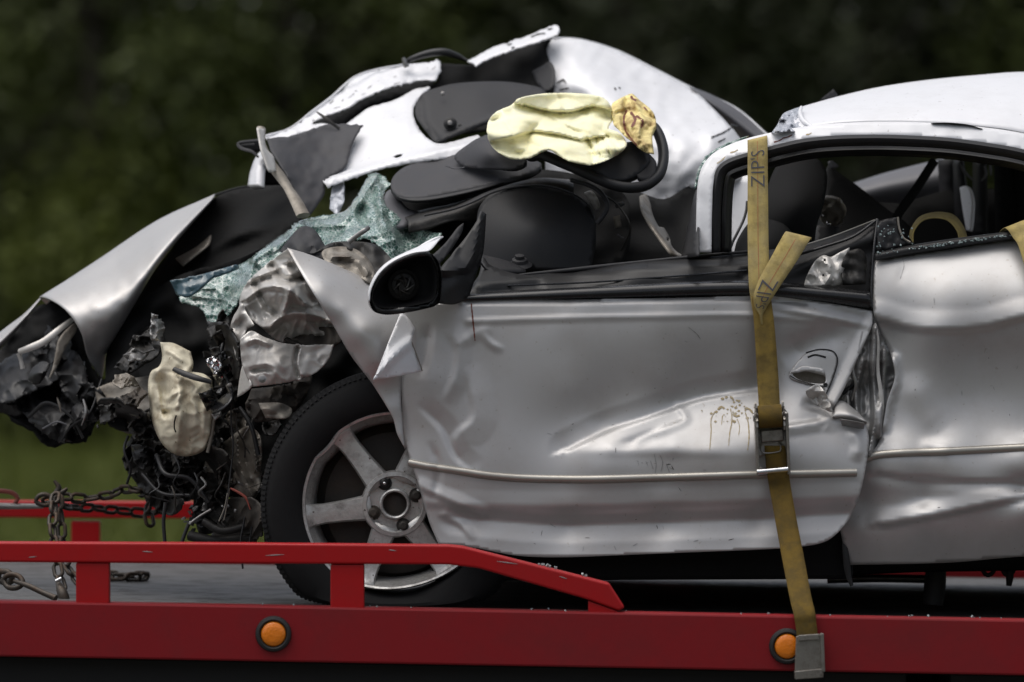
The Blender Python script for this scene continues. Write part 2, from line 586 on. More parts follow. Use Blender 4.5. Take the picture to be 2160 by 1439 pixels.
def glass_mat():
    m = mat('shattered_green_glass', (0.30, 0.50, 0.43), 0.12, trans=0.45, coat=0.8)
    nt = m.node_tree; b = nt.nodes['Principled BSDF']
    tc = nt.nodes.new('ShaderNodeTexCoord')
    v = nt.nodes.new('ShaderNodeTexVoronoi'); v.feature = 'DISTANCE_TO_EDGE'; v.inputs['Scale'].default_value = 95
    nz = nt.nodes.new('ShaderNodeTexNoise'); nz.inputs['Scale'].default_value = 11; nz.inputs['Detail'].default_value = 6
    nt.links.new(tc.outputs['Object'], v.inputs['Vector']); nt.links.new(tc.outputs['Object'], nz.inputs['Vector'])
    r = nt.nodes.new('ShaderNodeMapRange'); r.inputs['From Min'].default_value = 0.03; r.inputs['From Max'].default_value = 0.15
    r.inputs['To Min'].default_value = 1; r.inputs['To Max'].default_value = 0
    nt.links.new(v.outputs['Distance'], r.inputs['Value'])
    x = nt.nodes.new('ShaderNodeMix'); x.data_type = 'RGBA'
    x.inputs['A'].default_value = (0.14, 0.30, 0.25, 1); x.inputs['B'].default_value = (0.80, 0.90, 0.86, 1)
    nt.links.new(r.outputs[0], x.inputs['Factor'])
    x2 = nt.nodes.new('ShaderNodeMix'); x2.data_type = 'RGBA'
    r2 = nt.nodes.new('ShaderNodeMapRange'); r2.inputs['From Min'].default_value = 0.48; r2.inputs['From Max'].default_value = 0.74
    nt.links.new(nz.outputs['Fac'], r2.inputs['Value']); nt.links.new(r2.outputs[0], x2.inputs['Factor'])
    nt.links.new(x.outputs['Result'], x2.inputs['A']); x2.inputs['B'].default_value = (0.055, 0.13, 0.11, 1)
    nt.links.new(x2.outputs['Result'], b.inputs['Base Color'])
    bp = nt.nodes.new('ShaderNodeBump'); bp.inputs['Strength'].default_value = 0.35; bp.inputs['Distance'].default_value = 0.002
    nt.links.new(v.outputs['Distance'], bp.inputs['Height']); nt.links.new(bp.outputs[0], b.inputs['Normal'])
    return m
M['glass'] = glass_mat()
M['blueglass'] = mat('blue_tinted_glass', (0.05, 0.11, 0.14), 0.12, trans=0.3, coat=0.5)
M['film'] = mat('crinkled_torn_film', (0.55, 0.57, 0.62), 0.22, 0.3, coat=0.4, bump=0.6, bscale=90)
M['beads'] = mat('glass_crumbs', (0.45, 0.55, 0.55), 0.15, trans=0.4)

def webbing_mat(name, c1, c2, dirt):
    m = mat(name, c1, 0.85, spec=0.2, var=0.8, vcol=c2, vscale=22, dirt=dirt, dcol=(0.075, 0.055, 0.025), dscale=34)
    nt = m.node_tree; b = nt.nodes['Principled BSDF']
    tc = nt.nodes.new('ShaderNodeTexCoord')
    w = nt.nodes.new('ShaderNodeTexWave'); w.inputs['Scale'].default_value = 180; w.inputs['Distortion'].default_value = 1.5
    w.bands_direction = 'Z'
    nt.links.new(tc.outputs['Object'], w.inputs['Vector'])
    bp = nt.nodes.new('ShaderNodeBump'); bp.inputs['Strength'].default_value = 0.35; bp.inputs['Distance'].default_value = 0.002
    nt.links.new(w.outputs['Fac'], bp.inputs['Height']); nt.links.new(bp.outputs[0], b.inputs['Normal'])
    return m
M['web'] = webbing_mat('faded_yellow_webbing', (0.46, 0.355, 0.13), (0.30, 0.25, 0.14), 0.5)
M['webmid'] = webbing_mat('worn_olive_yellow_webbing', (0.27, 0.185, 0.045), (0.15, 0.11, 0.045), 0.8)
M['webdirtyshade'] = webbing_mat('grimy_shaded_webbing', (0.15, 0.095, 0.018), (0.06, 0.042, 0.014), 0.9)  # grime plus the lower strap's shading, mixed into one darker yellow

# ------------------------------------------------------------------ ground, road, verge
def leafmat(name, c1, c2):
    return mat(name, c1, 0.6, var=1.0, vcol=c2, vscale=1.3, spec=0.25)
M['grass'] = mat('verge_grass', (0.098, 0.112, 0.020), 0.9, var=0.9, vcol=(0.055, 0.070, 0.016), vscale=0.35, bump=0.6, bscale=6, spec=0.2)
M['asphalt'] = mat('road_asphalt', (0.055, 0.054, 0.052), 0.85, var=0.5, vcol=(0.075, 0.072, 0.068), vscale=2, bump=0.4, bscale=90)
M['paint'] = mat('road_line_paint', (0.7, 0.7, 0.68), 0.7, dirt=0.5)
M['leaf_dark'] = leafmat('dark_leaves', (0.036, 0.044, 0.017), (0.017, 0.021, 0.010))
M['leaf_mid'] = leafmat('mid_leaves', (0.066, 0.082, 0.017), (0.028, 0.037, 0.010))
M['leaf_light'] = leafmat('light_leaves', (0.115, 0.135, 0.022), (0.05, 0.062, 0.013))
M['bark'] = mat('bark', (0.06, 0.05, 0.04), 0.9, bump=0.6, bscale=20)

def flat(name, x0, x1, y0, y1, z, m, kind='structure'):
    o = obj(name, [(x0, y0, z), (x1, y0, z), (x1, y1, z), (x0, y1, z)], [(0, 1, 2, 3)], m, None, False)
    o['kind'] = kind
    return o
flat('ground', -900, 900, -900, 900, 0.0, M['grass'])
flat('road', -900, 900, -16, 7.5, 0.006, M['asphalt'])
flat('road_edge_line', -900, 900, 6.9, 7.05, 0.010, M['paint'])

# ------------------------------------------------------------------ trees
def leaves(cent, spread, n, size, r):
    ci = r.integers(0, len(cent), n)
    c = cent[ci] + r.normal(0, 1, (n, 3)) * spread
    a = r.normal(0, 1, (n, 3)); a /= np.linalg.norm(a, axis=1)[:, None]
    b = np.cross(a, r.normal(0, 1, (n, 3))); b /= np.linalg.norm(b, axis=1)[:, None]
    s = size * r.uniform(0.55, 1.3, (n, 1))
    w = a * s; h = b * s * 0.55
    V = np.stack([c - w, c - h * 0.9 + w * 0.1, c + w, c + h * 0.9 + w * 0.1], 1).reshape(-1, 3)
    F = np.arange(n * 4).reshape(-1, 4)
    return V, F

def quick_mesh(name, V, F):
    me = bpy.data.meshes.new(name)
    me.vertices.add(len(V)); me.vertices.foreach_set('co', V.astype(np.float32).ravel())
    me.loops.add(F.size); me.loops.foreach_set('vertex_index', F.astype(np.int32).ravel())
    me.polygons.add(len(F)); me.polygons.foreach_set('loop_start', (np.arange(len(F)) * F.shape[1]).astype(np.int32))
    me.polygons.foreach_set('loop_total', np.full(len(F), F.shape[1], np.int32))
    me.update(calc_edges=True); me.validate()
    return me

def make_tree_meshes(seed, H, Rr, low, nclump, nleaf, size):
    r = np.random.default_rng(seed)
    V = []; F = []
    def add(pts, rad, seg=7):
        v, f = tube_data([Vector(p) for p in pts], rad, seg)
        b = len(V); V.extend(v); F.extend(tuple(i + b for i in q) for q in f)
    lean = r.normal(0, 0.25, 2)
    tr = [(lean[0] * (k / 6) ** 2 + r.normal(0, 0.04), lean[1] * (k / 6) ** 2 + r.normal(0, 0.04), H * 0.9 * k / 6 - 0.05) for k in range(7)]
    add(tr, [0.20 * (1 - 0.14 * k) for k in range(7)], 9)
    cent = []
    for k in range(nclump):
        z = low + (H - low) * r.uniform(0, 1) ** 1.15
        f = (z - low) / (H - low)
        rad = Rr * (0.62 + 0.5 * math.sin(math.pi * min(1, f * 0.9 + 0.12))) * (1 - 0.55 * f ** 2.2)
        an = r.uniform(0, 2 * math.pi); q = rad * r.uniform(0.35, 1.0) ** 0.7
        c = np.array([q * math.cos(an), q * math.sin(an), z + r.normal(0, 0.15)])
        cent.append(c)
        if k % 2 == 0:
            i = min(5, int(max(0.3, z - 0.35 * q) / (H * 0.9) * 6)); b0 = np.array(tr[i])
            mid = b0 * 0.45 + c * 0.55 + np.array([0, 0, -0.12 * q])
            add([b0, mid, c], [0.055, 0.03, 0.010], 5)
    LV, LF = leaves(np.array(cent), 0.34, nleaf, size, r)
    LV[:, 2] = np.maximum(LV[:, 2], 0.04)
    tm = bpy.data.meshes.new('trunk'); tm.from_pydata([tuple(v) for v in V], [], F); tm.materials.append(M['bark'])
    tm.polygons.foreach_set('use_smooth', [True] * len(tm.polygons))
    return tm, quick_mesh('crown', LV, LF)

kinds = [make_tree_meshes(11, 9.5, 2.5, 0.5, 130, 15000, 0.11),
         make_tree_meshes(23, 8.0, 2.1, 0.3, 110, 13000, 0.10),
         make_tree_meshes(37, 3.2, 1.5, 0.1, 70, 8000, 0.085)]
crowns = {}
def plant(kind, leaf, x, y, rz, sc, label, name, group):
    tm, cm = kinds[kind]
    if (kind, leaf) not in crowns:
        m2 = cm.copy(); m2.materials.append(M[leaf]); crowns[(kind, leaf)] = m2
    t = thing(name, (x, y, 0), label, 'tree' if kind < 2 else 'bush', group)
    t.rotation_euler = (0, 0, rz); t.scale = (sc, sc, sc)
    for nm, me in (('trunk', tm), ('crown', crowns[(kind, leaf)])):
        o = bpy.data.objects.new(nm, me); C.objects.link(o); o.parent = t
    return t
LB = {'leaf_dark': 'dark green broadleaf tree in the blurred wood behind the tow truck',
      'leaf_mid': 'olive green broadleaf tree at the blurred wood edge behind the wreck',
      'leaf_light': 'paler yellow-green bush growing low at the blurred wood edge'}
for (k, lf, x, y, rz, sc) in [
        (0, 'leaf_dark', -8.2, 50, 0.3, 1.0), (1, 'leaf_mid', -4.7, 46, 1.2, 1.0), (0, 'leaf_dark', -1.6, 51, 2.0, 1.05),
        (1, 'leaf_dark', 1.4, 48, 2.9, 1.1), (0, 'leaf_dark', 4.3, 50, 4.0, 1.0), (1, 'leaf_mid', 7.4, 49, 5.0, 1.05),
        (0, 'leaf_dark', 10.6, 50, 5.6, 1.0), (0, 'leaf_dark', -11.6, 49, 4.4, 1.0),
        (1, 'leaf_dark', -6.3, 54, 3.3, 1.2), (0, 'leaf_mid', -2.6, 49, 0.9, 1.1), (1, 'leaf_dark', 3.0, 54, 1.7, 1.2), (0, 'leaf_dark', 6.0, 55, 2.4, 1.15), (0, 'leaf_dark', 0.1, 56, 5.1, 1.15)]:
    plant(k, lf, x, y, rz, sc, LB[lf], 'broadleaf_tree', 'trees of the wood behind the truck')
for (x, y, rz, sc) in [(-4.35, 44.5, 0.4, 0.9), (-2.9, 45.5, 2.2, 0.85), (6.4, 45.2, 1.1, 0.8)]:
    plant(2, 'leaf_light', x, y, rz, sc, LB['leaf_light'], 'bush', 'bushes at the wood edge')
r = np.random.default_rng(5)
cw = np.stack([r.uniform(-24, 24, 700), r.uniform(58, 64, 700), r.uniform(0.2, 11, 700)], 1)
V_, F_ = leaves(cw, 0.9, 21000, 0.20, r)
V_[:, 2] = np.maximum(V_[:, 2], 0.03)
wm = quick_mesh('woodland', V_, F_); wm.materials.append(M['leaf_dark'])
wo_ = bpy.data.objects.new('woodland', wm); C.objects.link(wo_)
tag(wo_, 'dark blurred mass of woodland behind the single trees', 'woodland', kind='stuff')
cw = np.stack([r.uniform(-60, 60, 900), r.uniform(-52, -46, 900), r.uniform(0.2, 10, 900)], 1)  # unseen leaves added behind the camera, darkening what the door reflects
V_, F_ = leaves(cw, 1.2, 26000, 0.38, r)
V_[:, 2] = np.maximum(V_[:, 2], 0.03)
wm = quick_mesh('woodland', V_, F_); wm.materials.append(M['leaf_dark'])
wo_ = bpy.data.objects.new('woodland', wm); C.objects.link(wo_)
tag(wo_, 'unseen belt of woodland added behind the camera to darken reflections', 'woodland', kind='stuff')
# tall verge grass in front of the wood
r = np.random.default_rng(9)
n = 26000
bx = r.uniform(-9, 9, n); by = r.uniform(20, 46, n); hh = r.uniform(0.12, 0.38, n)
ang = r.uniform(0, math.pi, n); lx = r.normal(0, 0.08, n); ly = r.normal(0, 0.08, n); wd = 0.012
V_ = np.stack([np.stack([bx - np.cos(ang) * wd, by - np.sin(ang) * wd, np.zeros(n)], 1),
               np.stack([bx + np.cos(ang) * wd, by + np.sin(ang) * wd, np.zeros(n)], 1),
               np.stack([bx + lx, by + ly, hh], 1)], 1).reshape(-1, 3)
gm = quick_mesh('grass', V_, np.arange(n * 3).reshape(-1, 3)); gm.materials.append(M['leaf_light'])
go = bpy.data.objects.new('grass', gm); C.objects.link(go)
tag(go, 'olive green roadside grass in front of the wood', 'grass', kind='stuff')

# ------------------------------------------------------------------ flatbed of the tow truck
EDGE = -0.30
truck = thing('tow_truck', (0, 0.85, 0.0), 'red flatbed tow truck bed carrying the wrecked silver car', 'tow truck')
SL = (P(2160, 1308, EDGE).z - P(0, 1268, EDGE).z) / (P(2160, 1308, EDGE).x - P(0, 1268, EDGE).x)
zt0 = P(1080, 1288, EDGE).z
DECK0 = P(833, 1285, 0.1).z - SL * P(833, 1285, 0.1).x
def deckz(x): return DECK0 + SL * x
X0, X1 = -3.6, 2.9
def sbox(name, x0, x1, y0, y1, za, zb, m, parent, bev=0.004):
    """box that follows the slope of the bed; za, zb are heights at x = 0"""
    bm = bmesh.new()
    v = [bm.verts.new((x, y, z + SL * x)) for x in (x0, x1) for y in (y0, y1) for z in (za, zb)]
    for f in ((0, 1, 3, 2), (4, 6, 7, 5), (0, 4, 5, 1), (2, 3, 7, 6), (0, 2, 6, 4), (1, 5, 7, 3)):
        bm.faces.new([v[i] for i in f])
    bmesh.ops.recalc_face_normals(bm, faces=bm.faces)
    o = bm_obj(name, bm, m, parent)
    if bev: bevel(o, bev)
    return o
zb0 = zt0 - 117.5 * S(EDGE)
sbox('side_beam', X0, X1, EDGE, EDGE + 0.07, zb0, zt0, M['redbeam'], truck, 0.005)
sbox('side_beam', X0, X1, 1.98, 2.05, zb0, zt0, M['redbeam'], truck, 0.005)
sbox('deck', X0, X1, EDGE + 0.073, 1.977, DECK0 - 0.012, DECK0, M['deck'], truck, 0.0)
for k in range(14):
    xx = X0 + 0.25 + k * 0.47
    sbox('cross_member', xx, xx + 0.06, EDGE + 0.08, 1.97, zb0 + 0.01, DECK0 - 0.013, M['under'], truck, 0.0)
for yy in (0.35, 1.25):
    sbox('chassis_rail', X0, X1 + 0.4, yy, yy + 0.09, zb0 - 0.24, zb0 - 0.005, M['under'], truck, 0.0)
sbox('underbody_skirt', -2.2, 0.9, EDGE + 0.10, 0.30, zb0 - 0.34, zb0 - 0.004, M['under'], truck, 0.006)  # black box added for the dark band of subframe and shadow
sbox('underbody_skirt', 1.0, 2.7, EDGE + 0.10, 0.30, zb0 - 0.34, zb0 - 0.004, M['under'], truck, 0.006)
for wx in (-2.9, 2.35):
    for wy, sg in ((0.05, -1), (1.75, 1)):
        w_ = lathe('truck_wheel', [(0.22, 0.11), (0.24, 0.13), (0.38, 0.135), (0.42, 0.10), (0.43, 0.0), (0.42, -0.10), (0.38, -0.135), (0.24, -0.13), (0.22, -0.11)], (wx, wy + 0.22 * (1 if sg < 0 else -0.2), 0.436), (0, sg, 0), M['tyre'], truck, 40, True)
        lathe('rim', [(0.0, 0.05), (0.09, 0.06), (0.10, 0.10), (0.16, 0.08), (0.224, 0.112)], (wx, wy + 0.22 * (1 if sg < 0 else -0.2), 0.436), (0, sg, 0), M['bolt'], w_, 40)
# near rail
RY = EDGE + 0.005
rail_poly = [(-900, 1137), (-200, 1143), (0, 1144), (500, 1146), (945, 1150), (975, 1153), (1285, 1231), (1318, 1282), (1306, 1289), (1240, 1265), (1010, 1199), (945, 1191), (500, 1189), (0, 1186), (-200, 1185), (-900, 1180)]
near_rail = slab('side_rail', rail_poly, RY, 0.06, M['red'], truck, 0.005, seg=3)
for (a, b, top) in [(160, 230, 1187.5), (697, 768, 1191), (1241, 1303, 1276), (-420, -350, 1184), (-900, -830, 1181)]:
    mid = (a + b) / 2
    by_ = 1268.5 + 40 * mid / 2160
    tt = (top, top) if a < 1200 else (1267.5, 1289.5)
    slab('rail_post', [(a, tt[0]), (b, tt[1]), (b, by_ + 1.5), (a, by_ + 1.5)], RY + 0.006, 0.045, M['red'], near_rail, 0.003)
# far rail, the same profile on the other side of the bed
off = 2.29
fr = bpy.data.objects.new('side_rail', near_rail.data); C.objects.link(fr); adopt(fr, truck)
for md in near_rail.modifiers: bevel(fr, 0.005, 3)
fr.location = (0.25, off, SL * 0.0)
for px in (180, 820, -420):
    po = slab('rail_post', [(px - 30, 1099), (px + 30, 1100), (px + 30, 1185), (px - 30, 1185)], RY + off + 0.006, 0.045, M['red'], None, 0.003)
    po.parent = fr; po.matrix_parent_inverse = Matrix.Translation(-Vector(fr.location))
for pts in [[(1048, 1184), (1070, 1187), (1092, 1190)], [(300, 1163), (322, 1165)], [(560, 1172), (600, 1170)], [(820, 1160), (836, 1162)], [(1180, 1216), (1196, 1221)], [(60, 1176), (78, 1174)]]:
    tube('scrape', [(a, b, RY - .0004) for a, b in pts], [.3, 1.2, .3], M['bolt'], near_rail, 4, flat=.3)
# amber side marker lamps
for (px, py, nm) in ((577, 1337, ''), (1660, 1363, ''), (-520, 1316, '')):
    c = P(px, py, EDGE)
    s_ = S(EDGE)
    L = lathe('marker_light', [(38*s_, -0.001), (38*s_, 0.006), (36*s_, 0.011), (31*s_, 0.013), (28*s_, 0.010), (27*s_, 0.004), (0.0, 0.004)], c, (0, -1, 0), M['rubber'], truck, 48)
    lathe('lens', [(26.2*s_, 0.0045), (26.2*s_, 0.009), (23*s_, 0.0125), (14*s_, 0.0145), (0, 0.0155)], c, (0, -1, 0), M['amber'], L, 48, angle=60)
# small bright crumbs of broken glass lying on the beam and rail
bmg = bmesh.new()
rr = random.Random(3)
def crumb(bm, p, s):
    m4 = Matrix.Translation(p) @ Matrix.Rotation(rr.uniform(0, 6), 4, Vector((rr.random(), rr.random(), rr.random() + .1)).normalized()) @ Matrix.Diagonal((s*rr.uniform(.6, 1.3), s*rr.uniform(.6, 1.3), s*rr.uniform(.5, 1.0), 1))
    bmesh.ops.create_cube(bm, size=1, matrix=m4)
for (px, py, Y) in [(1137, 1190, -.27), (1145, 1191, -.27), (1155, 1193, -.265), (1160, 1195, -.27), (1172, 1198, -.27), (1229, 1212, -.27), (1236, 1214, -.265)]:
    crumb(bmg, P(px, py, Y), 0.006)
for k in range(20):
    px = rr.choice([rr.uniform(1150, 2150), rr.uniform(500, 2150)])
    p = P(px, 1268 + 40 * px / 2160, EDGE + 0.02)
    crumb(bmg, Vector((p.x, EDGE + rr.uniform(0.008, 0.06), zt0 + SL * p.x + 0.0015)), rr.uniform(0.002, 0.0055))
gc = bm_obj('glass_crumbs', bmg, M['beads'])
tag(gc, 'tiny pale crumbs of broken glass along the red beam top', 'glass crumbs', kind='stuff')

# ------------------------------------------------------------------ the wrecked car
car = thing('wrecked_car', P(833, 1285, 0.1), 'crushed silver car with torn front, strapped on the red flatbed', 'car')

# ---- driver's door: a dented skin
door_ctrl = [
    # top flange
    (850, 650, .050), (850, 760, .046), (848, 850, .044), (855, 920, .042), (905, 800, .018), (915, 880, .016), (925, 650, .034), (985, 636, .030), (1200, 634, .030), (1400, 631, .031), (1575, 628, .036), (1700, 636, .050), (1838, 658, .075),
    # shoulder crease
    (870, 690, .045), (985, 672, .022), (1200, 668, .020), (1400, 664, .022), (1580, 664, .028), (1720, 674, .045), (1800, 690, .070),
    # upper field, pushed in towards the right
    (985, 740, .018), (1200, 730, .016), (1400, 725, .024), (1560, 720, .038), (1680, 740, .060),
    (985, 830, .010), (1200, 820, .016), (1400, 800, .036), (1560, 780, .052), (1650, 790, .060),
    # dent ledge
    (1100, 900, .004), (1195, 925, .010), (1270, 895, .030), (1420, 848, .050), (1500, 828, .058), (1600, 808, .066),
    (1230, 952, -.010), (1290, 946, -.014), (1420, 944, -.022), (1500, 944, -.026), (1600, 946, -.028), (1680, 945, -.022), (1760, 950, -.004),
    (1420, 968, -.024), (1600, 972, -.028), (1680, 880, .014), (1740, 890, .022),
    # bump line with moulding
    (870, 985, .028), (985, 1000, -.008), (1200, 1010, -.016), (1400, 1007, -.022), (1600, 1000, -.026), (1800, 995, -.004),
    # lower flank: tucks in, then the sill flare
    (905, 1075, .020), (985, 1065, -.004), (1200, 1070, -.013), (1400, 1062, -.017), (1600, 1058, -.018), (1790, 1050, -.002),
    (985, 1105, .006), (1200, 1110, .002), (1400, 1103, .000), (1600, 1096, -.002), (1775, 1085, .006),
    (985, 1148, .000), (1200, 1172, -.016), (1400, 1165, -.020), (1600, 1158, -.022), (1740, 1138, -.010),
]
door_depth = Depth(door_ctrl, ridges=[
    ([(940, 690), (966, 728), (962, 790), (938, 850)], -.008, 30, 12, 'tf'),
    ([(905, 680), (898, 740), (885, 800)], .010, 16, 22, 'tf'),
    ([(966, 728), (1000, 705), (1040, 690)], -.004, 14, 18, 'tf'),
    ([(1018, 700), (1034, 722), (1064, 738)], -.005, 7, 14, 'tf'),
    ([(985, 770), (1002, 880), (962, 925), (978, 985)], -.007, 50, 12, 'tf'),
    ([(880, 850), (935, 905), (962, 960), (1004, 998)], .009, 34, 10, 'tf'),
    ([(888, 1028), (960, 1060), (1014, 1085)], -.008, 24, 9, 't'),
    ([(925, 1085), (970, 1105), (1000, 1140)], -.007, 18, 9, 'tf'),
    ([(905, 930), (925, 985), (915, 1060)], .006, 12, 12, 'tf'),
    ([(1195, 946), (1280, 906), (1352, 882), (1420, 858), (1480, 838), (1600, 818)], .010, 40, 9, 't'),
    ([(1200, 952), (1300, 950), (1450, 952), (1600, 954)], -.004, 16, 12, 'gf'),
    ([(1345, 930), (1400, 905), (1445, 885), (1430, 862)], -.005, 6, 16, 't'),
    ([(1290, 942), (1340, 932), (1400, 910)], .005, 10, 12, 'gf'),
    ([(1840, 690), (1700, 662), (1640, 655)], -.010, 8, 16, 'tf'),
    ([(1650, 760), (1720, 715), (1800, 700)], .014, 26, 30, 'gf'),
    ([(1848, 672), (1816, 736), (1785, 800), (1748, 880)], -.012, 36, 22, 't'),
    ([(1690, 850), (1740, 862), (1770, 880)], .018, 18, 14, 'tf'),
    ([(1640, 905), (1720, 893), (1752, 886)], -.013, 10, 22, 'tf'),
    ([(1790, 900), (1812, 935), (1805, 975)], -.010, 16, 20, 'tf'),
    ([(990, 676), (1200, 669), (1400, 665), (1575, 663), (1720, 674)], -.0045, 5, 12, 't'),
    ([(985, 637), (1200, 635), (1400, 632), (1575, 629), (1700, 638)], .008, 7, 7, 't'),
    ([(960, 1090), (1100, 1102), (1200, 1107), (1400, 1101), (1600, 1094), (1790, 1082)], .010, 22, 40, 't'),
    ([(900, 1060), (985, 1063), (1200, 1066), (1400, 1059), (1600, 1054), (1800, 1046)], -.004, 30, 14, 't'),
], nz=[(.0005, .006, 3.3)])
door_out = [(852, 652, 'c'), (985, 633), (1200, 632), (1400, 629), (1575, 625), (1640, 626), (1740, 638), (1840, 656, 'c'), (1838, 690), (1815, 742), (1780, 822), (1753, 866, 'c'),
            (1775, 880), (1826, 889, 'c'), (1833, 930), (1824, 1000), (1808, 1060), (1786, 1102), (1746, 1140), (1690, 1153), (1600, 1159), (1400, 1167), (1200, 1175), (1090, 1172), (985, 1152), (925, 1148, 'c'),
            (905, 1100), (882, 1020), (862, 960), (851, 900), (846, 800), (850, 740)]
handle_hole = [(1668, 787), (1690, 782), (1738, 792), (1742, 800), (1738, 815), (1715, 812), (1680, 800)]
door = panel('door', door_out, door_depth, M['silver'], car, step=5.5, t=0.003, holes=[handle_hole])

def on_door(Q, lift): 
    Q = np.asarray(Q, float)
    return PN(Q, door_depth(Q) - lift)
def decal(name, outline, m, parent, lift=.0012, step=5, dep=None):
    poly = crv(outline, step, True)
    V, F = tri(poly, step)
    d = dep or door_depth
    return obj(name, PN(V, d(V) - lift), F, m, parent)
def streak(name, pts, w, m, parent, lift=.0014, dep=None):
    c = crv(pts, 4)
    n = len(c); d = dep or door_depth
    ww = w * (0.55 + 0.45 * np.sin(np.linspace(0.35, 2.9, n)) + 0.25 * np.sin(np.arange(n) * 1.9))
    tg = np.gradient(c, axis=0); tg /= np.linalg.norm(tg, axis=1)[:, None] + 1e-9
    nn = np.stack([-tg[:, 1], tg[:, 0]], 1)
    Lq = c + nn * ww[:, None] * .5; Rq = c - nn * ww[:, None] * .5
    Q = np.concatenate([Lq, Rq]); W = PN(Q, d(Q) - lift)
    F = [(i, i + 1, n + i + 1, n + i) for i in range(n - 1)]
    return obj(name, W, F, m, parent)

# moulding strip along the bump line
def surf_tube(name, pts, r, m, parent, dep, lift, flat=1.0, step=8, seg=10):
    c = crv(pts, step)
    W = [Vector(w) for w in PN(c, dep(c) - lift)]
    V, F = tube_data(W, r, seg, False, flat)
    return obj(name, V, F, m, parent, True, 60)
surf_tube('moulding', [(864, 976), (900, 983), (960, 992), (1030, 1003), (1110, 1009), (1240, 1011), (1400, 1007), (1600, 1001), (1720, 999), (1806, 997)], .0095, M['moulding'], door, door_depth, .001)
# fluid stains and smears
for pts, w in [([(1508, 868), (1500, 884), (1500, 910), (1497, 948)], 2.4), ([(1541, 862), (1544, 885), (1539, 915), (1537, 940)], 2.4), ([(1572, 870), (1578, 890), (1580, 920), (1577, 950)], 2.6),
               ([(1514, 864), (1522, 858), (1528, 862)], 5), ([(1545, 872), (1553, 878), (1560, 876)], 5), ([(1556, 886), (1560, 900), (1558, 918)], 1.6), ([(1524, 876), (1522, 896)], 1.8), ([(1540, 836), (1547, 842)], 4), ([(1572, 860), (1582, 864), (1588, 872)], 4)]:
    streak('fluid_stain', pts, w, M['drip'], door)
for k in range(44):
    px, py = rr.gauss(1545, 24), rr.gauss(866, 15)
    s_ = rr.uniform(0.8, 3.4) ** 1.1
    decal('stain_spot', [(px - s_, py), (px, py - s_ * .7), (px + s_ * 1.1, py), (px, py + s_)], M['drip'], door, .0012, 3)
streak('red_brown_drip', [(994, 640), (996, 660), (999, 690), (1002, 719)], 3.2, M['blood'], door)
for pts in [[(1380, 958), (1384, 980), (1382, 998)], [(1392, 960), (1398, 975), (1394, 996)], [(1372, 972), (1378, 990)], [(1405, 978), (1412, 996)], [(1452, 690), (1470, 705), (1478, 716)], [(1160, 1105), (1172, 1112)], [(1335, 1152), (1345, 1146)]]:
    streak('scuff', pts, 1.6, M['torn'], door, .001)
for k in range(46):
    px, py = rr.choice([(rr.gauss(1440, 50), rr.gauss(705, 22)), (rr.gauss(1400, 60), rr.gauss(975, 16)), (rr.uniform(1000, 1780), rr.uniform(690, 1150)), (rr.uniform(1000, 1700), rr.uniform(1080, 1160)), (rr.gauss(1300, 90), rr.gauss(910, 14))])
    l_ = rr.uniform(2, 12); a_ = rr.uniform(-.5, .5) + (1.4 if rr.random() < .4 else 0)
    streak('scuff', [(px, py), (px + l_ * .5 * math.cos(a_), py + l_ * .5 * math.sin(a_) + rr.uniform(-1, 1)), (px + l_ * math.cos(a_), py + l_ * math.sin(a_))], rr.uniform(.6, 1.5), M['torn' if k % 3 else 'hubdark'], door, .0009)
# handle, half torn out
hd = door_depth
recess = panel('handle_recess', [(1664, 792), (1672, 776), (1700, 745), (1730, 738), (1758, 742), (1766, 760), (1755, 800), (1742, 832, 'c'), (1736, 816), (1700, 809), (1672, 801)], Offset(hd, .005), M['silver'], door, 4, .004,
               holes=[[(1672, 790), (1682, 784), (1704, 781), (1738, 789), (1739, 808), (1712, 808), (1686, 801)]])
panel('handle_well', [(1664, 775), (1750, 775), (1755, 830), (1660, 815)], Offset(hd, -.028), M['tan'], recess, 10, .002)
panel('handle_lever', [(1668, 786, 'c'), (1692, 772), (1738, 778, 'c'), (1739, 789, 'c'), (1704, 782), (1682, 786)], Offset(hd, .010), M['silver'], recess, 4, .005)
surf_tube('handle_gap', [(1700, 744), (1728, 737), (1757, 741), (1767, 760), (1757, 798), (1742, 832)], .0013, M['black'], recess, hd, .0062, step=4, seg=6)
surf_tube('handle_gap', [(1666, 792), (1684, 802), (1712, 810), (1737, 816)], .0012, M['black'], recess, hd, .0062, step=4, seg=6)
surf_tube('handle_slot', [(1704, 754), (1720, 749), (1742, 754)], .0026, M['black'], recess, hd, .0045, step=4, seg=6)
c0 = PN(np.array([[1741., 812.]]), hd(np.array([[1741., 812.]])) - .004)[0]
lathe('lock_barrel', [(.0055, -.004), (.0055, .003), (.0035, .004), (0, .002)], c0, (0, -1, 0), M['gloss'], recess, 16)
# folded lip of the door skin at the tear
sheet('torn_lip', [[(1756, 880, .03), (1790, 884, .03), (1830, 893, .035)], [(1757, 877, .012), (1792, 876, .008), (1826, 888, .012)], [(1765, 846, .05), (1782, 848, .05), (1812, 872, .055)]], M['silver'], door, 6, .0015, nz=[(.004, .05, 2)])
sheet('torn_lip', [[(1772, 884, -.002), (1800, 888, -.004), (1824, 893, .004)], [(1776, 897, .022), (1800, 902, .024), (1822, 905, .022)]], M['torn'], door, 6, .001)
panel('buckled_skin', [(1700, 826), (1725, 812), (1745, 836), (1755, 868), (1735, 862), (1712, 846)], Depth([(1700, 826, .012), (1745, 836, .016), (1755, 868, .010), (1720, 838, .028)], nz=[(.012, .06, 4), (.006, .14, 9)]), M['bare'], door, 5, .001, angle=30)

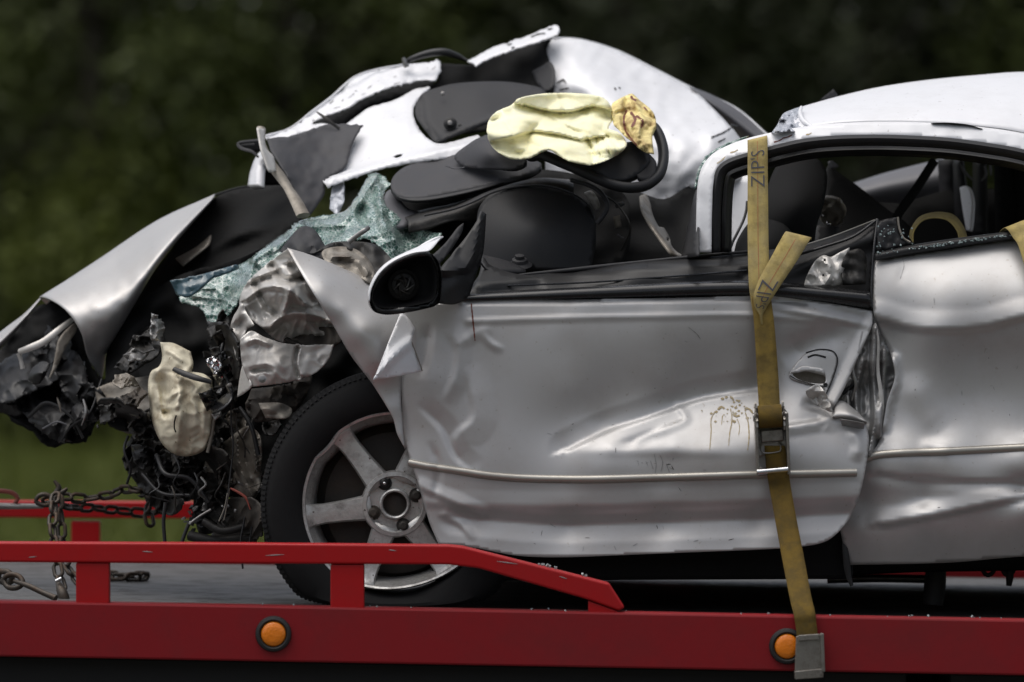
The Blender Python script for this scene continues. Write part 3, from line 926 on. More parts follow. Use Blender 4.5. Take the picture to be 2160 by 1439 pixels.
# ---- black belt moulding of the door and inner trim rising behind it
sheet('belt_moulding', [[(960, 622, .06), (1100, 613, .06), (1300, 603, .06), (1480, 594, .06), (1600, 592, .06), (1720, 604, .065), (1832, 614, .085)],
                        [(960, 625, .030), (1100, 618, .030), (1300, 608, .030), (1480, 600, .030), (1600, 599, .030), (1720, 611, .036), (1836, 622, .055)],
                        [(962, 634, .026), (1100, 630, .026), (1300, 624, .026), (1480, 618, .026), (1600, 616, .026), (1720, 626, .032), (1838, 640, .052)],
                        [(965, 638, .052), (1100, 635, .054), (1300, 630, .054), (1480, 627, .054), (1600, 626, .054), (1720, 636, .058), (1838, 652, .078)]], M['gloss'], door, 12, .002)
inner = panel('inner_trim', [(975, 625, 'c'), (1010, 580), (1018, 540), (1030, 556), (1060, 570), (1110, 580), (1200, 571), (1330, 556), (1470, 541), (1600, 529), (1690, 518), (1770, 495), (1852, 462, 'c'), (1846, 540), (1838, 645, 'c'), (1640, 625), (1500, 625), (1200, 630)],
      Depth([(1000, 600, .10), (1200, 580, .20), (1500, 540, .20), (1840, 480, .16), (1840, 640, .11), (1500, 610, .10), (1200, 620, .09), (1300, 590, .13), (1600, 570, .15)],
            ridges=[([(1010, 604), (1120, 590), (1300, 578), (1480, 566), (1600, 560)], -.03, 12, 9), ([(1150, 606), (1350, 592), (1560, 578)], -.022, 7, 6), ([(1600, 600), (1690, 560), (1840, 500)], -.02, 20, 16)]), M['black'], door, 10, .003)
tube('trim_lip', [(1012, 552, .16), (1028, 570, .17), (1070, 582, .18), (1120, 578, .19), (1200, 570, .195), (1330, 556, .195), (1470, 541, .195), (1600, 529, .19)], [2, 3, 4.5, 5, 4.5, 4, 3.6, 3], M['dash'], inner, 8)
tube('trim_lip', [(1600, 566, .12), (1660, 545, .13), (1740, 520, .13), (1800, 499, .13), (1851, 463, .15)], 3.0, M['gloss'], inner, 8)
tube('trim_lip', [(1700, 516, .16), (1760, 497, .16), (1850, 462, .155)], 1.4, M['moulding'], inner, 6)
tube('trim_lip', [(1851, 463, .15), (1844, 520, .12), (1838, 600, .09), (1839, 650, .07)], 3.2, M['gloss'], inner, 8)
tube('trim_lip', [(1060, 603, .1), (1240, 596, .10), (1420, 583, .11), (1575, 571, .12)], 2.0, M['gloss'], inner, 6)
# bare latch plate showing through the torn trim
panel('latch_plate', [(1695, 602, 'c'), (1705, 575), (1722, 548), (1738, 538), (1752, 542), (1770, 533), (1792, 522, 'c'), (1790, 545), (1778, 575), (1775, 600), (1740, 604)],
      Depth([(1695, 602, .085), (1738, 540, .09), (1790, 525, .10), (1775, 600, .085), (1740, 575, .07)], ridges=[([(1748, 545), (1752, 575), (1742, 600)], -.014, 6, 10), ([(1720, 560), (1735, 585)], .012, 8, 8)], nz=[(.012, .05, 6), (.005, .12, 3)]), M['bare'], inner, 5, .0015, angle=35,
      holes=[[(1737, 546), (1742, 546), (1742, 551), (1737, 551)], [(1734, 578), (1739, 578), (1739, 583), (1734, 583)]])
panel('trim_shard', [(1778, 602, 'c'), (1776, 560), (1788, 530, 'c'), (1815, 525), (1828, 545), (1826, 600, 'c')], Depth([(1778, 602, .07), (1788, 530, .09), (1826, 600, .08)], nz=[(.02, .05, 1)]), M['grime'], inner, 7, .002)

# ---- mirror with its glass gone
mir = panel('mirror_housing', [(779, 636), (782, 612), (798, 580), (826, 555), (868, 537), (900, 532), (922, 548), (931, 580), (930, 615), (924, 642), (895, 652), (850, 661), (812, 664), (788, 656)],
            Depth([(779, 640, -.115), (900, 535, -.13), (930, 600, -.10), (850, 660, -.13), (855, 600, -.13)]), M['gloss'], car, 6, .003,
            holes=[[(789, 634), (793, 610), (812, 578), (845, 553), (885, 541), (908, 546), (919, 570), (921, 605), (914, 632), (880, 643), (835, 650), (800, 648)]])
mc = [(789, 634), (793, 610), (812, 578), (845, 553), (885, 541), (908, 546), (919, 570), (921, 605), (914, 632), (880, 643), (835, 650), (800, 648)]
def ring(pts, Y, sc=1.0):
    c = np.mean(np.array(pts), 0)
    return [(c[0] + (p[0] - c[0]) * sc, c[1] + (p[1] - c[1]) * sc, Y) for p in pts] 
def loft(name, rings, m, parent, step=6, cap=True, angle=None, closed=True):
    Rs = []
    for r_ in rings:
        c = crv([(p[0], p[1], p[2] * 1000) for p in r_], 1000, True) if False else None
        Rs.append(r_)
    n = len(Rs[0]) * 3
    V = []
    for r_ in Rs:
        m_ = len(r_)
        for k in range(n):
            u = k / n * m_; i = int(u); f = u - i
            p0, p1, p2, p3 = [np.array(r_[(i + q) % m_], float) for q in (-1, 0, 1, 2)]
            q = 0.5*((2*p1)+(p2-p0)*f+(2*p0-5*p1+4*p2-p3)*f*f+(3*p1-p0-3*p2+p3)*f**3)
            V.append(P(q[0], q[1], q[2]))
    F = []
    for a in range(len(Rs) - 1):
        for k in range(n):
            F.append((a*n+k, a*n+(k+1) % n, (a+1)*n+(k+1) % n, (a+1)*n+k))
    if cap:
        F.append(tuple(range((len(Rs)-1)*n, len(Rs)*n)))
    return obj(name, V, F, m, parent, True, angle)
loft('mirror_bowl', [ring(mc, -.130), ring(mc, -.105, .95), ring(mc, -.07, .80), ring(mc, -.055, .5)], M['black'], mir)
outer = [(779, 636), (782, 612), (798, 580), (826, 555), (868, 537), (900, 532), (922, 548), (931, 580), (930, 615), (924, 642), (895, 652), (850, 661), (812, 664), (788, 656)]
loft('mirror_shell', [ring(outer, -.128), ring([(x - 2, y - 1) for x, y in outer], -.10, 1.01), ring([(x + 5, y - 2) for x, y in outer], -.06, .96), ring([(x + 18, y - 4) for x, y in outer], -.02, .75), ring([(x + 25, y - 4) for x, y in outer], .0, .4)], M['gloss'], mir)
sheet('mirror_cap', [[(779, 636, -.129), (783, 610, -.129), (800, 578, -.13), (828, 553, -.13), (868, 535, -.132), (903, 530, -.13)],
                     [(778, 637, -.115), (779, 608, -.115), (796, 574, -.115), (826, 548, -.115), (868, 530, -.115), (912, 524, -.11)],
                     [(783, 640, -.07), (785, 606, -.07), (802, 572, -.07), (832, 545, -.07), (880, 522, -.07), (930, 502, -.05)]], M['white'], mir, 8, .002)
c0 = P(851, 601, -.078)
lathe('mirror_motor', [(.034, -.012), (.036, .004), (.030, .008), (.026, .002), (.018, .003), (.012, .012), (0, .012)], c0, (0.15, -1, 0), M['grime'], mir, 32)
for k in range(9):
    a = k * .9
    tube('motor_wire', [(851 + 22*math.cos(a), 601 + 24*math.sin(a), -.085), (851 + 9*math.cos(a+.8), 603 + 12*math.sin(a+.8), -.095), (848 + 5*math.cos(a+2), 606 + 8*math.sin(a+2), -.088)], 1.5, M['hubdark' if k % 3 else 'bolt'], mir, 5)
sail = panel('mirror_sail', [(918, 640, 'c'), (925, 575), (955, 535), (990, 490), (1018, 446, 'c'), (1026, 452, 'c'), (1020, 530), (1008, 570), (990, 625, 'c'), (960, 642)],
             Depth([(918, 640, -.06), (1018, 448, .14), (990, 620, .03), (955, 600, -.03), (985, 530, .05), (925, 575, -.03)], ridges=[([(1018, 448), (1000, 530), (985, 563), (930, 572)], -.028, 14, 30, 't')]), M['black'], mir, 6, .006, angle=30)
panel('broken_edge', [(905, 545, 'c'), (940, 512), (965, 480), (978, 470, 'c'), (975, 490), (950, 530), (925, 560, 'c')], Depth([(905, 545, .0), (978, 470, .14), (925, 560, .0)]), M['dash'], mir, 6, .003)
tube('broken_edge', [(843, 550, .02), (880, 530, .03), (905, 515, .05), (928, 502, .07), (934, 500, .08)], [3, 6, 8, 7, 2], M['white'], mir, 6)

# ---- rear quarter panel
q_ctrl = [(1843, 552, .112), (2000, 526, .125), (2165, 500, .135), (2700, 480, .20),
          (1845, 610, .085), (2000, 600, .055), (2160, 590, .05), (2700, 600, .10),
          (1848, 665, .075), (2000, 680, .030), (2160, 668, .020), (2400, 660, .02),
          (1880, 700, .085), (1960, 710, .040), (2050, 740, .060), (2160, 740, .045), (2400, 740, .02), (2700, 740, .05),
          (1890, 790, .080), (1940, 830, .060), (2050, 850, .070), (2160, 850, .060), (2400, 850, .03), (2700, 860, .05),
          (1870, 900, .060), (1960, 920, .045), (2080, 920, .042), (2160, 920, .038), (2400, 920, .02), (2700, 930, .05),
          (1800, 962, .040), (1900, 962, .020), (2000, 955, .014), (2160, 948, .010), (2400, 940, .00), (2700, 950, .05),
          (1800, 1010, .055), (1900, 1010, .022), (2000, 1005, .010), (2160, 1000, .004), (2700, 1010, .06),
          (1820, 1060, .070), (1950, 1050, .040), (2160, 1030, .028), (2160, 1070, .000), (1950, 1085, .020), (1820, 1110, .060),
          (1950, 1140, .040), (2160, 1110, .010), (1800, 1190, .09), (2000, 1185, .065), (2160, 1172, .05), (2700, 1150, .08)]
q_depth = Depth(q_ctrl, ridges=[
    ([(1850, 668), (1930, 690), (2060, 690), (2170, 665), (2300, 655)], -.014, 40, 10, 't'),
    ([(1885, 760), (1886, 800), (1872, 850), (1862, 900)], -.022, 16, 20, 't'),
    ([(1910, 790), (1950, 870), (1985, 910)], -.006, 34, 26, 'gf'),
    ([(1940, 935), (1975, 942), (2010, 950)], -.006, 10, 12, 'gf'),
    ([(1850, 1000), (1930, 1012), (2160, 1020), (2300, 1026)], .008, 6, 22, 't'),
    ([(1860, 1105), (2000, 1080), (2165, 1045), (2300, 1020)], -.014, 34, 8, 't'),
    ([(1905, 560), (1900, 600)], .002, 4, 6, 'gf'),
], nz=[(.0006, .006, 13.3)])
quarter = panel('rear_quarter_panel', [(1842, 549, 'c'), (2000, 523), (2165, 497), (2420, 478), (2700, 480, 'c'), (2720, 800), (2700, 1150, 'c'), (2160, 1174), (2000, 1187), (1790, 1192, 'c'), (1770, 1100), (1772, 1000), (1792, 972, 'c'), (1823, 964), (1850, 940), (1863, 900), (1872, 850), (1889, 790), (1872, 730), (1851, 690), (1842, 655), (1843, 600)], q_depth, M['silver'], car, 8, .003)
surf_tube('moulding', [(1823, 968), (1850, 960), (1900, 956), (2000, 952), (2165, 944), (2400, 934), (2690, 936)], .0098, M['moulding'], quarter, q_depth, .001)
streak('scuff', [(1904, 545), (1907, 560), (1899, 588)], 1.6, M['torn'], quarter, .001, q_depth)
streak('scuff', [(1970, 628), (1971, 640)], 1.8, M['torn'], quarter, .001, q_depth)
for k in range(22):
    px, py = rr.uniform(1900, 2160), rr.choice([rr.uniform(560, 720), rr.uniform(720, 930), rr.uniform(970, 1160)])
    l_ = rr.uniform(2, 9); a_ = rr.uniform(-.4, .4) + (1.5 if rr.random() < .4 else 0)
    streak('scuff', [(px, py), (px + l_ * .5 * math.cos(a_), py + l_ * .5 * math.sin(a_)), (px + l_ * math.cos(a_), py + l_ * math.sin(a_))], rr.uniform(.6, 1.3), M['torn' if k % 3 else 'hubdark'], quarter, .0009, q_depth)
# torn door jamb between door and quarter panel
panel('torn_door_jamb', [(1840, 660, 'c'), (1856, 700), (1890, 760), (1896, 800), (1880, 880), (1872, 940), (1830, 985, 'c'), (1790, 970), (1750, 900), (1750, 860), (1800, 760)],
      Depth([(1840, 660, .09), (1890, 790, .11), (1830, 985, .05), (1750, 880, .09), (1810, 820, .10), (1850, 880, .07), (1840, 760, .08)],
            ridges=[([(1846, 690), (1842, 780), (1846, 880), (1832, 960)], -.05, 14, 9, 't'), ([(1820, 760), (1806, 830), (1812, 900)], -.045, 8, 12, 't'), ([(1795, 800), (1785, 850)], -.03, 9, 9, 't'), ([(1866, 740), (1862, 830), (1856, 920)], -.045, 7, 12, 't')],
            nz=[(.012, .02, 2.2), (.008, .05, 5.5, 'r')]), M['torn'], car, 3.5, .002)
for pts, rad, m in [([(1808, 740, .07), (1800, 780, .06), (1806, 812, .06), (1798, 845, .07)], 3.5, 'bolt'), ([(1846, 682, .05), (1853, 720, .05), (1852, 780, .05), (1860, 850, .045), (1851, 915, .05), (1826, 958, .05)], [2, 3, 4, 5, 4, 3], 'bare'),
                    ([(1780, 858, .08), (1788, 835, .07), (1792, 870, .07), (1806, 905, .06)], 4, 'bare'), ([(1822, 700, .07), (1812, 745, .06)], 5, 'torn'), ([(1776, 830, .08), (1800, 812, .08)], 5, 'black')]:
    tube('jamb_scrap', pts, rad, M[m], car, 6, flat=.5)
# dark hanging strip under the jamb
tube('hanging_seal', [(1779, 1105, .10), (1783, 1160, .08), (1790, 1215, .08), (1797, 1236, .08)], [6, 6, 8, 4], M['rubber'], car, 8, flat=.4)

# ---- window sill of the rear side window, with crumbs of the broken pane
sheet('window_sill', [[(1846, 535, .16), (1960, 512, .17), (2165, 486, .18), (2420, 465, .2)], [(1846, 536, .105), (1960, 514, .11), (2165, 487, .12), (2420, 466, .16)], [(1846, 550, .098), (1960, 530, .102), (2165, 501, .11), (2420, 482, .16)]], M['black'], car, 12, .003)
panel('torn_seal', [(1848, 530, 'c'), (1852, 470), (1870, 462), (1895, 458, 'c'), (1898, 490), (1912, 508), (1930, 512, 'c'), (1880, 526)], Depth([(1848, 530, .12), (1852, 470, .14), (1895, 458, .15), (1930, 512, .14)], nz=[(.006, .12, 4)]), M['black'], car, 6, .006)
tube('torn_seal', [(1894, 458, .145), (1897, 482, .14), (1906, 502, .135), (1920, 511, .13)], 2.2, M['tan'], car, 6)
bmg = bmesh.new()
for k in range(190):
    px = rr.uniform(1850, 2160)
    py = 533 - (px - 1850) * .146 + rr.uniform(-3, 6)
    if px < 1925 and rr.random() < .6: py = rr.uniform(475, 528)
    crumb(bmg, P(px, py, .100 if py > 533 - (px - 1850) * .146 else .118), rr.uniform(.0015, .0042))
bm_obj('glass_crumbs', bmg, M['beads'], car)['kind'] = 'stuff'

# ---- roof rail round the side window and roof skin
rail_ctrl = [(1500, 530, .118), (1503, 420, .138), (1512, 362, .155), (1590, 318, .165), (1700, 292, .175), (1840, 284, .183), (2000, 290, .193), (2165, 316, .20), (2500, 465, .24), (1470, 530, .128), (1472, 400, .155), (1482, 352, .175), (1560, 299, .195), (1640, 280, .20), (1840, 259, .21), (2000, 262, .22), (2165, 284, .23), (2500, 415, .27)]
rail_depth = Depth(rail_ctrl, nz=[(.003, .03, 4)], lin=.02)
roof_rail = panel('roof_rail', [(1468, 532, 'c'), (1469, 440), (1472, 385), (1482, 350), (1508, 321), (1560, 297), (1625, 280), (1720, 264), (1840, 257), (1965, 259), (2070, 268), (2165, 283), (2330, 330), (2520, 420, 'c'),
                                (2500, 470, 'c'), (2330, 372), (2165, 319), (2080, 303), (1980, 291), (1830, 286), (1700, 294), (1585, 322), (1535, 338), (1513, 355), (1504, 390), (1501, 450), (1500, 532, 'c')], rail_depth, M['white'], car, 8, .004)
def offs(c, d):
    tg = np.gradient(c, axis=0); tg /= np.linalg.norm(tg, axis=1)[:, None] + 1e-9
    return c + np.stack([-tg[:, 1], tg[:, 0]], 1) * d
edge = [(1500, 532), (1501, 450), (1505, 390), (1514, 356), (1536, 338), (1585, 322), (1700, 294), (1830, 286), (1980, 291), (2080, 303), (2165, 319), (2330, 372), (2500, 470)]
ec = crv(edge, 10)
def band(name, d0, d1, y0, y1, m, bulge=.0):
    rows = []
    for f in (0, .33, .66, 1):
        c = offs(ec, d0 + (d1 - d0) * f)
        rows.append([(p[0], p[1], y0 + (y1 - y0) * f - bulge * math.sin(math.pi * f)) for p in c])
    R_ = rows
    V = []; n_ = len(ec)
    for r_ in R_: V += [P(*p) for p in r_]
    F = [(a*n_+j, a*n_+j+1, (a+1)*n_+j+1, (a+1)*n_+j) for a in range(3) for j in range(n_-1)]
    return solidify(obj(name, V, F, m, roof_rail, True, 50), .003, 0)
band('window_seal', -1, 19, .155, .165, M['dash'], .015)
band('window_seal', 17, 25, .185, .19, M['black'], .0)
band('window_seal', 23, 42, .18, .21, M['black'], .02)
roof_rows = [
    [(1640, 281, .225), (1740, 263, .235), (1840, 257, .235), (1965, 259, .24), (2070, 267, .25), (2165, 282, .255), (2330, 327, .28), (2520, 417, .31)],
    [(1660, 258, .30), (1740, 240, .33), (1840, 226, .35), (1965, 218, .36), (2070, 215, .38), (2165, 214, .40), (2330, 230, .42), (2520, 290, .45)],
    [(1685, 238, .42), (1760, 216, .50), (1850, 196, .55), (1965, 182, .60), (2070, 170, .62), (2165, 165, .64), (2330, 172, .66), (2520, 215, .68)],
    [(1692, 226, .60), (1775, 203, .75), (1860, 184, .82), (1965, 169, .88), (2070, 159, .9), (2165, 153, .92), (2330, 158, .94), (2520, 195, .95)],
    [(1700, 232, .95), (1790, 212, 1.1), (1870, 192, 1.2), (1965, 178, 1.25), (2070, 168, 1.3), (2165, 162, 1.3), (2330, 166, 1.3), (2520, 205, 1.3)]]
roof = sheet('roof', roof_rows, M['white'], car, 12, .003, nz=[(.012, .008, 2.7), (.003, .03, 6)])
sheet('roof_tear', [[(1962, 261, .222), (2000, 262, .222), (2040, 266, .225), (2074, 272, .23)], [(1966, 260, .21), (2000, 259, .21), (2040, 263, .212), (2072, 272, .216)]], M['under'], roof, 6, .001)
panel('torn_roof_edge', [(1626, 282, 'c'), (1640, 262), (1652, 240), (1668, 232), (1692, 224, 'c'), (1700, 245), (1718, 268, 'c'), (1680, 276)], Depth([(1626, 282, .20), (1652, 240, .32), (1692, 224, .5), (1718, 268, .24)], nz=[(.05, .06, 3), (.03, .15, 8)]), M['film'], roof, 4, .001, angle=25)
tube('roof_edge_bead', [(1690, 226, .40), (1688, 240, .33), (1696, 256, .26), (1716, 270, .205)], [3, 5, 5, 3], M['white'], roof, 8)
panel('antenna_scrap', [(1728, 212, 'c'), (1758, 188, 'c'), (1772, 206, 'c')], 1.0, M['dash'], roof, 6, .004)
for k, (a, b) in enumerate([((1632, 300), (1652, 292)), ((1650, 292), (1672, 284)), ((1700, 284), (1712, 280)), ((1640, 306), (1656, 302)), ((1512, 345), (1530, 330)), ((1540, 322), (1556, 316))]):
    streak('rust_mark', [a, ((a[0]+b[0])/2 + 1, (a[1]+b[1])/2 + 1), b], 2.6, M['blood' if k in (0, 1, 3) else 'drip'], roof_rail, .001, rail_depth)
panel('glass_fringe', [(1464, 400, 'c'), (1470, 365), (1482, 340), (1508, 315), (1560, 292), (1580, 286, 'c'), (1560, 298), (1510, 322), (1486, 350), (1475, 385)], Depth([(1464, 400, .17), (1508, 315, .20), (1580, 286, .21)], nz=[(.012, .1, 2)]), M['glass'], roof_rail, 4, .004)

# ---- pale bodywork peeled up on the far side
dome_depth = Depth([(1165, 80, 1.40), (1300, 105, 1.45), (1460, 185, 1.42), (1600, 270, 1.30), (1150, 190, 1.22), (1300, 200, 1.20), (1420, 250, 1.12), (1540, 300, 1.05), (1250, 320, 1.02), (1400, 360, .95), (1480, 400, .95), (1380, 440, .98), (1150, 380, 1.05)],
                   ridges=[([(1160, 100), (1240, 170), (1330, 230), (1400, 330)], -.05, 40, 55, 'gf'), ([(1480, 300), (1530, 272), (1560, 262)], -.03, 14, 22, 'gf'), ([(1150, 200), (1210, 210), (1260, 205)], .04, 20, 20, 'gf')], nz=[(.03, .01, 9), (.008, .04, 3)])
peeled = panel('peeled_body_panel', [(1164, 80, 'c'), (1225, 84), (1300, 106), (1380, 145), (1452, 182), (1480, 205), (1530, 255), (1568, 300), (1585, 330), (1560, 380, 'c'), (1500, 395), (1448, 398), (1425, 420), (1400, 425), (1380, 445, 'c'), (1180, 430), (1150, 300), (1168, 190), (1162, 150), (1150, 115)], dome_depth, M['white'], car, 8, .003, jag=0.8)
sheet('folded_edge', [[(1450, 181, 1.43), (1500, 200, 1.42), (1550, 227, 1.40), (1600, 268, 1.36), (1618, 284, 1.34)], [(1468, 196, 1.38), (1505, 222, 1.36), (1545, 252, 1.35), (1590, 290, 1.33), (1606, 306, 1.32)], [(1480, 210, 1.42), (1510, 245, 1.42), (1540, 275, 1.42), (1570, 305, 1.42), (1585, 318, 1.42)]], M['greytrim'], peeled, 10, .002)
tube('folded_edge', [(1164, 80, 1.41), (1225, 84, 1.43), (1300, 106, 1.46), (1380, 145, 1.45), (1452, 182, 1.43), (1550, 227, 1.40), (1618, 284, 1.34)], 2.2, M['white'], peeled, 6)
for pts in [[(1296, 185), (1300, 190)], [(1305, 184), (1309, 187)], [(1175, 175), (1188, 168), (1194, 176)], [(1180, 190), (1200, 186)], [(1500, 290), (1525, 280), (1545, 268)], [(1515, 300), (1530, 292)], [(1540, 262), (1556, 266)]]:
    streak('scuff', pts, 3, M['grime'], peeled, .004, dome_depth)
# pale strip running down to the left (upper edge of the far side)
strip_depth = Depth([(560, 290, 1.05), (700, 205, 1.15), (850, 140, 1.25), (930, 130, 1.30), (600, 300, 1.0), (730, 228, 1.05), (925, 165, 1.18)], nz=[(.02, .02, 6), (.008, .06, 3)])
panel('roof_strip', [(558, 288, 'c'), (612, 272), (660, 235), (700, 205), (725, 188), (745, 166), (790, 149), (850, 138), (930, 128, 'c'), (928, 150), (918, 170, 'c'), (890, 168), (840, 178), (790, 196), (735, 225), (660, 258), (690, 262), (620, 285), (572, 302, 'c')], strip_depth, M['white'], car, 5, .004, jag=2.0)
for k in range(13):
    t_ = rr.random(); px = 600 + 320 * t_; py = 280 - 150 * t_ ** .8 + rr.uniform(-8, 14)
    a_ = rr.uniform(-.9, -.1); l_ = rr.uniform(3, 14)
    streak('scuff', [(px, py), (px + l_ * .5, py + a_ * l_ * .5 + rr.uniform(-1, 1)), (px + l_, py + a_ * l_)], rr.uniform(.8, 2.0), M['torn'], car, .003, strip_depth)
tube('roof_strip_edge', [(560, 287, 1.05), (612, 271, 1.08), (660, 234, 1.1), (700, 204, 1.14), (745, 165, 1.18), (790, 148, 1.22), (850, 137, 1.25)], 2.5, M['white'], car, 6)
panel('cavity_shade_sheet', [(655, 262, 'c'), (735, 226), (800, 196), (870, 172), (915, 172), (900, 190), (850, 205), (770, 232), (720, 270, 'c'), (690, 275)], Depth([(655, 262, 1.12), (900, 180, 1.28), (720, 270, 1.1)]), M['cabin'], car, 10, .004)  # black sheet standing in for the shade inside the hollow
panel('white_inner_sheet', [(680, 379, 'c'), (691, 396, 'c'), (786, 362), (880, 343), (970, 328), (1015, 300, 'c'), (1009, 285), (926, 303), (884, 272), (872, 230), (890, 200), (908, 184, 'c'), (878, 187), (832, 211), (775, 229), (749, 248), (722, 268, 'c'), (764, 265, 'c'), (749, 285), (740, 315), (728, 350, 'c')],
      Depth([(680, 379, .72), (691, 396, .68), (970, 328, .74), (1009, 290, .85), (908, 184, 1.15), (775, 229, 1.05), (764, 265, .98), (728, 350, .80), (850, 280, .90)], ridges=[([(700, 378), (790, 352), (900, 325), (1010, 300)], -.05, 10, 26, 't'), ([(760, 268), (830, 262), (890, 270)], -.012, 20, 20, 'gf')], nz=[(.012, .02, 4)]), M['white'], car, 5, .003, jag=1.4,
      holes=[[(829, 331), (838, 326), (850, 325), (846, 330), (836, 333)]])
panel('grey_trim_panel', [(564, 292, 'c'), (620, 285), (691, 262), (749, 262, 'c'), (764, 264, 'c'), (748, 292), (736, 330), (725, 355), (690, 378), (684, 410), (655, 455, 'c'), (640, 440), (620, 395), (590, 346), (572, 318)],
      Depth([(564, 292, .80), (691, 262, .95), (764, 264, .92), (725, 355, .76), (655, 455, .60), (590, 346, .68), (660, 330, .80)], nz=[(.015, .02, 9), (.006, .06, 2)]), M['hood'], car, 6, .004, jag=1.5)
tube('bent_strut', [(551, 270, .70), (553, 300, .66), (563, 325, .64), (577, 352, .62), (600, 385, .60), (622, 420, .56), (640, 455, .52)], [10, 7, 9, 14, 11, 14, 16], M['tan'], car, 8, flat=.5)
panel('strut_plate', [(543, 269, 'c'), (558, 272, 'c'), (561, 312), (577, 330), (583, 360, 'c'), (569, 362), (558, 335), (550, 310)], Depth([(543, 269, .63), (583, 360, .60), (560, 330, .59)]), M['bare'], car, 5, .004, angle=30)
panel('pillar_stub', [(522, 392, 'c'), (528, 360), (540, 330), (553, 318), (558, 330), (546, 350), (543, 390, 'c')], Depth([(522, 392, .95), (553, 318, 1.0)] + [(545, 360, .93)]), M['white'], car, 5, .02)
panel('pillar_gap', [(543, 392, 'c'), (547, 350), (560, 335), (590, 350), (612, 390, 'c')], 1.02, M['cabin'], car, 8, .004)
tube('torn_metal_edge', [(555, 297, .85), (525, 299, .87), (503, 303, .88), (510, 313, .87), (532, 320, .85), (545, 332, .84)], [5, 4, 4, 5, 5, 3], M['dash'], car, 6, flat=.6)
panel('torn_corner', [(500, 304, 'c'), (553, 298, 'c'), (548, 320), (520, 318)], .90, M['black'], car, 6, .004)
tube('metal_spike', [(668, 236, .95), (690, 252, .93), (716, 272, .92)], [1.5, 5, 3], M['grime'], car, 5, flat=.5)

# ---- black underside torn upwards, with its pale lip
panel('black_underlay', [(925, 133, 'c'), (990, 136), (1010, 130), (1100, 98), (1166, 74, 'c'), (1152, 105), (1165, 150), (1168, 190, 'c'), (1140, 230), (1080, 260), (960, 280), (890, 230), (905, 190), (926, 165)], Depth([(925, 133, 1.28), (1166, 74, 1.38), (1168, 190, 1.20), (960, 280, 1.12), (890, 230, 1.15), (1050, 150, 1.36)], nz=[(.02, .02, 2)]), M['cabin'], car, 6, .004, jag=2.0)
panel('torn_flap', [(1122, 150, 'c'), (1145, 138), (1160, 130), (1170, 150), (1166, 182), (1150, 192), (1132, 175)], Depth([(1122, 150, 1.30), (1170, 150, 1.22), (1150, 192, 1.18)]), M['dash'], car, 6, .003)
panel('trim_board', [(905, 190, 'c'), (960, 176), (1060, 172), (1140, 185), (1160, 205, 'c'), (1110, 232), (1040, 255), (990, 275), (940, 296), (922, 302), (900, 278), (880, 246), (878, 220), (888, 200)],
      Depth([(905, 190, 1.05), (1060, 172, 1.12), (1160, 205, 1.05), (940, 298, .84), (880, 240, .95), (1020, 230, .96)], ridges=[([(885, 215), (892, 262), (922, 296)], .02, 10, 14), ([(930, 292), (1000, 262), (1100, 228)], -.02, 8, 12, 't'), ([(960, 205), (1060, 195), (1140, 195)], -.006, 12, 20, 'gf')]), M['dash'], car, 7, .006)
tube('trim_board_rim', [(922, 301, .845), (990, 274, .88), (1040, 254, .92), (1110, 231, .98)], 3, M['black'], car, 6)
lathe('fixing_bolt', [(.016, 0), (.017, .006), (.012, .008), (.010, .014), (0, .015)], P(950, 263, .885), (0, -1, .3), M['black'], car, 20)
lathe('fixing_bolt', [(.006, 0), (.006, .005), (0, .007)], P(949, 260, .868), (0, -1, .3), M['bolt'], car, 12)
lathe('fixing_bolt', [(.005, 0), (.005, .005), (0, .007)], P(934, 198, 1.0), (0, -1, .3), M['bolt'], car, 12)
lathe('fixing_bolt', [(.005, 0), (.005, .005), (0, .007)], P(970, 267, .895), (0, -1, .3), M['black'], car, 12)
lip_depth = Depth([(985, 130, 1.30), (1100, 85, 1.34), (1180, 58, 1.36), (1010, 132, 1.25), (1110, 95, 1.28), (1175, 72, 1.31)], nz=[(.012, .04, 2)])
panel('torn_pale_lip', [(984, 129, 'c'), (1010, 116), (1040, 100), (1075, 88), (1105, 78), (1140, 65), (1168, 53), (1181, 55, 'c'), (1176, 71), (1140, 86), (1105, 97), (1060, 112), (1015, 130), (1004, 138, 'c'), (996, 133)], lip_depth, M['white'], car, 4, .004, jag=1.8)
for pts in [[(1070, 95), (1080, 92)], [(1120, 78), (1135, 72), (1150, 70)], [(1078, 102), (1086, 99)], [(1155, 62), (1166, 60)]]:
    streak('scuff', pts, 3, M['grime'], car, .005, lip_depth)
tube('loose_hose', [(852, 135, 1.22), (870, 124, 1.2), (900, 114, 1.2), (935, 110, 1.2), (965, 118, 1.22), (985, 128, 1.25)], [5, 6, 8, 8, 6, 3], M['hose'], car, 8)
tube('loose_hose', [(850, 122, 1.2), (854, 130, 1.2), (858, 142, 1.2)], [4, 6, 6], M['bolt'], car, 8)

